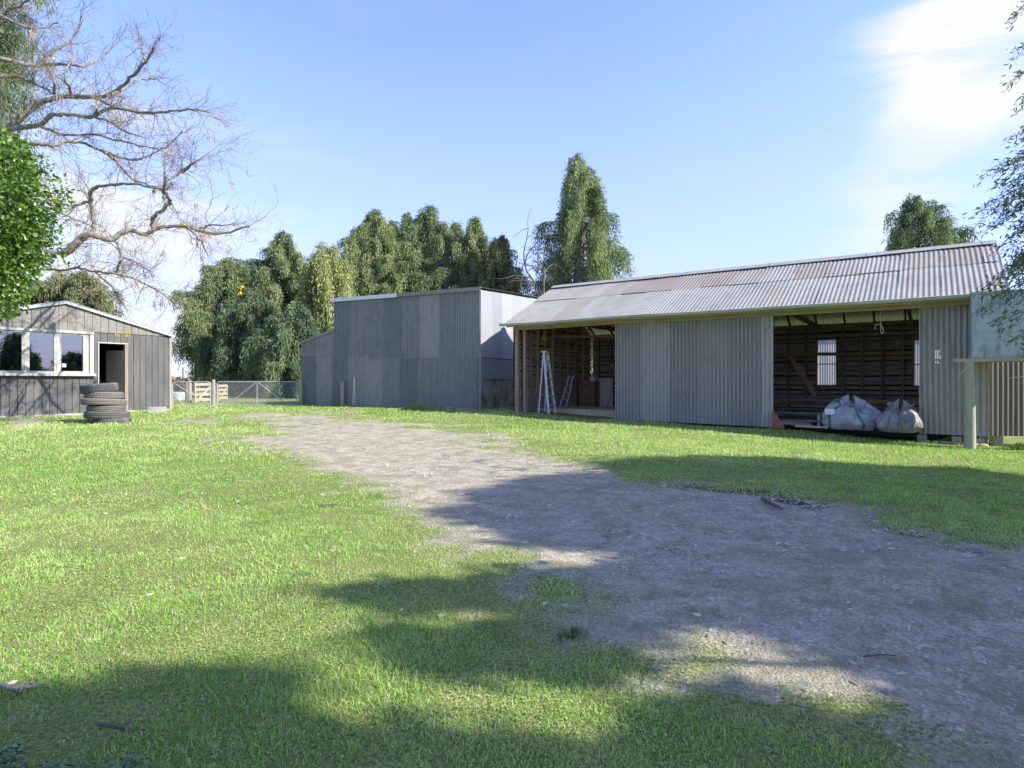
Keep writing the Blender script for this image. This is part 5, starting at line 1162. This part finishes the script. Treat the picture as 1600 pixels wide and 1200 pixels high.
def shade_trees():
    r2 = np.random.default_rng(99); tan = math.tan(R(SUN_EL)); n = 120000
    y = r2.uniform(-2.5, 9.4, n); x = r2.uniform(-4.5, 9.5, n)
    d = sdist(x, y, SH); inside = d > (.06+.12*(fbm(x*2.5, y*2.5, 77, 3)-.5))
    for h, s in HO: inside &= ~((sdist(x, y, h) > -.2))
    x, y = x[inside], y[inside]; n = len(x)
    for k, (name, lab, sel, cx) in enumerate((('willow_tree', 'willow whose leafy twigs hang into the picture at the right edge', y > 4.2, 10.5), ('broadleaf_tree', 'broad tree behind the viewer that shades the foreground lawn', y <= 4.2, 8.))):
        xs, ys = x[sel], y[sel]; m_ = len(xs)
        qx = cx+r2.normal(0, 1.5, m_); z = (qx-xs)/sax*tan; z = np.clip(z, 3.9 if k == 0 else 3.3, 9.5)
        gx_ = xs+z/tan*sax; gy_ = ys+z/tan*say
        ok = (gy_ < 0.2) | (gx_/np.maximum(gy_, .1) > .93) | ((z-EYE)/np.maximum(gy_, .1) > .72)
        P = np.stack([gx_, gy_, z+gz(xs, ys)], 1)[ok]; P = P[r2.permutation(len(P))[:9000 if k == 0 else 9500]]
        m_ = len(P); K = 6; pos = np.repeat(P, K, 0)+r2.normal(0, .07, (m_*K, 3)); nn = len(pos)
        dd = r2.normal(0, 1, (nn, 3))-np.array((0,0,.5)); L = r2.uniform(.09, .16, nn)
        mb = MB(); mb.scatter(*CARD1, pos, axis_basis(dd, r2.random(nn)*6.28), np.stack([L*.5, L*.4, L], 1), np.clip(r2.normal(.5, .25, nn), 0, 1))
        c = P.mean(0); B = np.array((c[0]+1.0, c[1], 0)); B[2] = gzs(B[0], B[1]); E = empty(name, B, 0, lab, 'tree')
        tr = MB(); tr.tube([B-np.array((0,0,.2)), B+np.array((.1,0,1.5)), B+np.array((-.1,.1,3.2)), c+np.array((.5,0,1))], [.3,.24,.19,.07], 12)
        for j in r2.integers(0, len(P), 26): tr.tube([B+np.array((0,.1,2.4+.05*(j % 20))), (B+np.array((0,0,2.6))+P[j])/2+np.array((0,0,.4)), P[j]], [.07,.04,.012], 6, caps=False)
        if k == 0:      # fringe of narrow leaves reaching into view
            sp = []
            for (ut, vt, us, vs, c_) in ((1577,40,1680,10,1),(1580,95,1690,60,1),(1570,137,1690,110,1),(1582,172,1690,150,1),(1572,222,1700,190,2),(1582,255,1700,230,2),(1528,286,1720,240,3),(1560,300,1720,270,3),
                   (1515,342,1720,280,3),(1535,365,1720,300,4),(1560,330,1720,300,4),(1550,395,1720,330,5),(1560,430,1720,360,5),(1530,470,1720,400,2),(1525,490,1700,440,2),(1560,515,1700,455,2),(1580,535,1700,480,2),(1570,410,1720,380,5),(1580,440,1720,400,5),(1590,375,1720,320,5)):
                for q in range(c_*2): sp.append((ut+r2.normal(0, 9)*(q > 0)+(q*6), vt+r2.normal(0, 13)*(q > 0), us, vs+r2.normal(0, 10), r2.uniform(5.6, 7.2)))
            fp = []; fd = []
            for ut, vt, us, vs, D in sp:
                A_ = W(us, vs, D+.3); T_ = W(ut, vt, D); n_ = 14; t = np.linspace(0, 1, n_)[:, None]
                P_ = A_*(1-t)+T_*t+np.array((0,0,1.))*(.18*np.sin(t*3.14))+r2.normal(0, .012, (n_, 3)); tr.tube(P_, np.linspace(.008, .002, n_), 4, caps=False)
                tr.tube([B+np.array((0,0,2.8)), (B+np.array((0,0,3.4))+A_)/2+np.array((0,0,.5)), A_], [.03,.02,.008], 4, caps=False) if r2.random() < .4 else None
                for _ in range(85):
                    g = r2.random()**.8; k_ = min(int(g*(n_-1)), n_-2); p_ = P_[k_]+(P_[k_+1]-P_[k_])*(g*(n_-1)-k_); dv = (P_[k_+1]-P_[k_]); dv /= np.linalg.norm(dv)
                    fp.append(p_+r2.normal(0, .025, 3)); fd.append(dv*.7+r2.normal(0, .5, 3)+np.array((0,0,-.05)))
            fp = np.array(fp); fd = np.array(fd); nn = len(fp); L = r2.uniform(.035, .075, nn)
            mb.scatter(*CARD, fp, axis_basis(fd, r2.random(nn)*6.28), np.stack([L*.24, L*.2, L], 1), np.clip(r2.normal(.45, .25, nn), 0, 1))
        mb.build('crown', M['willowleaf'], E, origin=B); tr.build('trunk', M['bark'], E, origin=B)
shade_trees()

# ---------------------------------------------------------------- far hedge, weeds, ground clutter
def hedge():
    r2 = np.random.default_rng(3); D = 75; A = W(250, 602, D); n = 9000; x = r2.uniform(-50, -25, n); zt = 1.15+.45*fbm(x*.5, x*0, 3, 3)-1; y = D+r2.normal(0, .7, n); g = gz(x, y)
    z = g+r2.random(n)*(1.3+.5*fbm(x*.6, x*0, 9, 3)); mb = MB(); mb.scatter(*CARD1, np.stack([x, y, z], 1), axis_basis(r2.normal(0, 1, (n, 3)), r2.random(n)*6), r2.uniform(.15, .35, n), r2.random(n))
    B = (-37, D, gzs(-37, D)); o = mb.build('hedge', M['brownhedge'], origin=B); tag(o, 'low reddish-brown hedge on the horizon behind the narrow gate', 'hedge')
hedge()
def weeds(u, v, wpx, lab, seed, h=.14, n=420, mat='cloverm'):
    r2 = np.random.default_rng(seed); p = G(u, v); sc = wpx/F*p[1]; x = p[0]+r2.normal(0, .38, n)*sc; y = p[1]+r2.normal(0, .09, n)*sc*.6; z = gz(x, y)+r2.random(n)*h*np.exp(-((x-p[0])/sc*1.6)**2)
    mb = MB(); L = r2.uniform(.02, .055, n); mb.scatter(*LEAF, np.stack([x, y, z], 1), axis_basis(r2.normal(0, .8, (n, 3))+np.array((0,0,.5)), r2.random(n)*6), np.stack([L*.6, L*.6, L], 1), r2.random(n))
    for i in range(8): 
        k = r2.integers(0, n); mb.tube([(x[k], y[k], z[k]), (x[k], y[k], z[k]-.1)], .004, 3, .3)
    o = mb.build('weed_clump', M[mat], origin=p); tag(o, lab, 'weeds')
weeds(655, 639.5, 40, 'bright green weed clump at the foot of the dark barn wall', 1, .22, 900)
weeds(1495, 692, 40, 'leafy weeds round the foot of the right shed wall and tank post', 2, .14, 700)
weeds(1590, 703, 46, 'leafy weeds below the corrugated side wall at the right edge', 3, .12, 600)
weeds(893, 995, 26, 'blue-green broad-leaved weed in the grass beside the drive', 4, .01, 34, 'ivym')
weeds(152, 660, 34, 'grass tuft growing round the foot of the tyre stack', 5, .1, 300)
def patch(name, pix, n, L0, L1, mat, lab, seed, h=.02):
    r2 = np.random.default_rng(seed); P = poly_world(pix); a, b = P.min(0), P.max(0); x = r2.uniform(a[0], b[0], n); y = r2.uniform(a[1], b[1], n)
    d = sdist(x, y, P); nz_ = fbm(x*4, y*4, seed, 3); ok = (d > (nz_-.42)*.5) & (nz_ > .36); x, y = x[ok], y[ok]; k = len(x); L = r2.uniform(L0, L1, k)
    tv = np.array([(0,0,0),(.5,.3,.05),(.35,.8,.1),(-.35,.8,.1),(-.5,.3,.05)]); tf = [(0,1,2),(0,2,3),(0,3,4)]
    mb = MB(); mb.scatter(tv, tf, np.stack([x, y, gz(x, y)+r2.random(k)*h], 1), basis(r2.random(k)*6.28, np.abs(r2.normal(.25, .25, k)), r2.random(k)*6.28), L, r2.random(k))
    o = mb.build(name, M[mat]); tag(o, lab, name.replace('_', ' '), kind='stuff')
patch('ground_ivy', [(-150,1140),(60,1140),(190,1165),(230,1230),(200,1300),(-200,1300)], 12000, .007, .016, 'ivym', 'blue-green creeping weed mat at the bottom left of the lawn', 5)
patch('clover', [(760,1060),(900,1000),(990,1070),(1100,1160),(1150,1240),(900,1300),(700,1250),(760,1130)], 2600, .004, .009, 'cloverm', 'low clover leaves among the grass along the near edge of the drive', 6)
patch('lawn_weeds', [(-300,880),(300,850),(640,930),(900,1010),(1080,1110),(1150,1240),(600,1290),(-300,1290)], 34000, .004, .009, 'cloverm', 'small round weed leaves mixed through the near lawn', 8, .012)
def stones():
    r2 = np.random.default_rng(13); mb = MB(); tv = np.array([(1,0,0),(-1,0,0),(0,1,0),(0,-1,0),(0,0,.7),(0,0,-.7),(.6,.6,.35),(-.6,.6,.3),(-.6,-.6,.35),(.6,-.6,.3)])
    tf = [(4,0,6),(4,6,2),(4,2,7),(4,7,1),(4,1,8),(4,8,3),(4,3,9),(4,9,0),(5,6,0),(5,2,6),(5,7,2),(5,1,7),(5,8,1),(5,3,8),(5,9,3),(5,0,9)]
    for y0, y1, dens, s in ((1.6,3.5,7000,.0056),(3.5,6,2600,.0068),(6,10,420,.0088),(10,20,30,.012)):
        A = .9*(y1*y1-y0*y0); n = int(A*dens); y = np.sqrt(r2.random(n)*(y1*y1-y0*y0)+y0*y0); x = (r2.random(n)*2-1)*.9*y; mk = gmask(x, y)
        cl = fbm(x*1.6, y*1.6, 61, 3); ok = (mk > .42+.15*r2.random(n)) & (r2.random(n) < .15+1.6*np.clip(cl-.38, 0, 1)*2.2+.35*np.exp(-((mk-.65)/.15)**2)); x, y = x[ok], y[ok]; k = len(x)
        sz = s*np.exp(r2.normal(0, .42, k)); sc = np.stack([sz*r2.uniform(.8, 1.5, k), sz, sz*r2.uniform(.35, .65, k)], 1)
        mb.scatter(tv, tf, np.stack([x, y, gz(x, y)-.008-sz*.05], 1), basis(r2.random(k)*6.28, np.abs(r2.normal(0, .2, k)), r2.random(k)*6.28), sc, r2.random(k)**1.5)
    o = mb.build('gravel_stones', M['stone']); tag(o, 'loose grey stones scattered over the gravel drive', 'stones', kind='stuff')
stones()
def litter():
    r2 = np.random.default_rng(17); mb = MB(); n = 8000; y = np.sqrt(r2.random(n)*(140)+2.5); x = r2.uniform(-.9, .9, n)*y; mk = gmask(x, y)*(y < 9); cl = fbm(x*.9, y*.9, 71, 3)
    ok = (r2.random(n) < .10+.9*(mk > .5)*np.clip((cl-.40)*6, 0, 1)*np.clip((x+.5)/2, .12, 1)); x, y = x[ok], y[ok]; k = len(x); L = r2.uniform(.018, .05, k)
    M_ = axis_basis(np.stack([r2.normal(0, 1, k), r2.normal(0, 1, k), r2.normal(0, .12, k)], 1), r2.normal(1.57, .25, k))
    mb.scatter(*CARD, np.stack([x, y, gz(x, y)+.004], 1), M_, np.stack([L*.28, L*.3, L], 1), np.clip(r2.normal(.65, .3, k), 0, 1))
    o = mb.build('fallen_leaves', M['litter']); tag(o, 'narrow pale fallen leaves littering the shaded drive and lawn', 'leaves', kind='stuff')
litter()
def stick(pts, r, lab, mat='bark', side=None):
    P = np.array([G(u, v) for u, v in pts]); P[:, 2] += r*1.2; m = MB(); t = np.linspace(0, len(P)-1, len(P)*4); Q = np.stack([np.interp(t, np.arange(len(P)), P[:, k]) for k in range(3)], 1); Q += rng.normal(0, r*.25, Q.shape)
    m.tube(Q, np.linspace(r, r*.5, len(Q)), 6); 
    if side is not None: s_ = np.array(G(*side)); s_[2] += r; m.tube([Q[len(Q)//2], s_], [r*.6, r*.3], 5)
    o = m.build('stick', M[mat], origin=P[0]); tag(o, lab, 'stick')
stick([(0,1075),(20,1080),(45,1078),(66,1074)], .009, 'brown broken stick in the grass at the left edge', side=(30,1086))
stick([(1192,783),(1205,790),(1221,799)], .018, 'short dark stick lying on the drive under the lawn edge', 'deadbark')
stick([(150,1135),(185,1138),(232,1147)], .006, 'thin dark twig above the ivy patch at the bottom left', 'deadbark', side=(205,1130))
stick([(1350,1028),(1375,1024),(1400,1026)], .004, 'very thin twig on the gravel right of the sunny patch', 'deadbark')
def molehill(u, v, r, lab):
    p = G(u, v); m = MB(); m.lathe([(0,.4),(.3,.36),(.7,.2),(1,0),(1.02,-.2)], 18, mod=lambda q, z, a: (q*(1+.2*np.sin(3*a)+.12*np.sin(7*a)), z*(1+.2*np.sin(5*a)))); o = m.build('dirt_clod', M['soil'], smooth=True); o.scale = (r*1.8, r, r*.35); o.location = p; tag(o, lab, 'dirt')
M['soil'] = surf('dark_soil', (.06,.048,.035), (.11,.09,.068), (1,1,1), 12, .95)
molehill(1247, 708, .1, 'small dark clod of earth on the sunlit lawn before the white bag')
molehill(512, 790, .07, 'dark bare clod in the lawn left of the drive')
lawn()
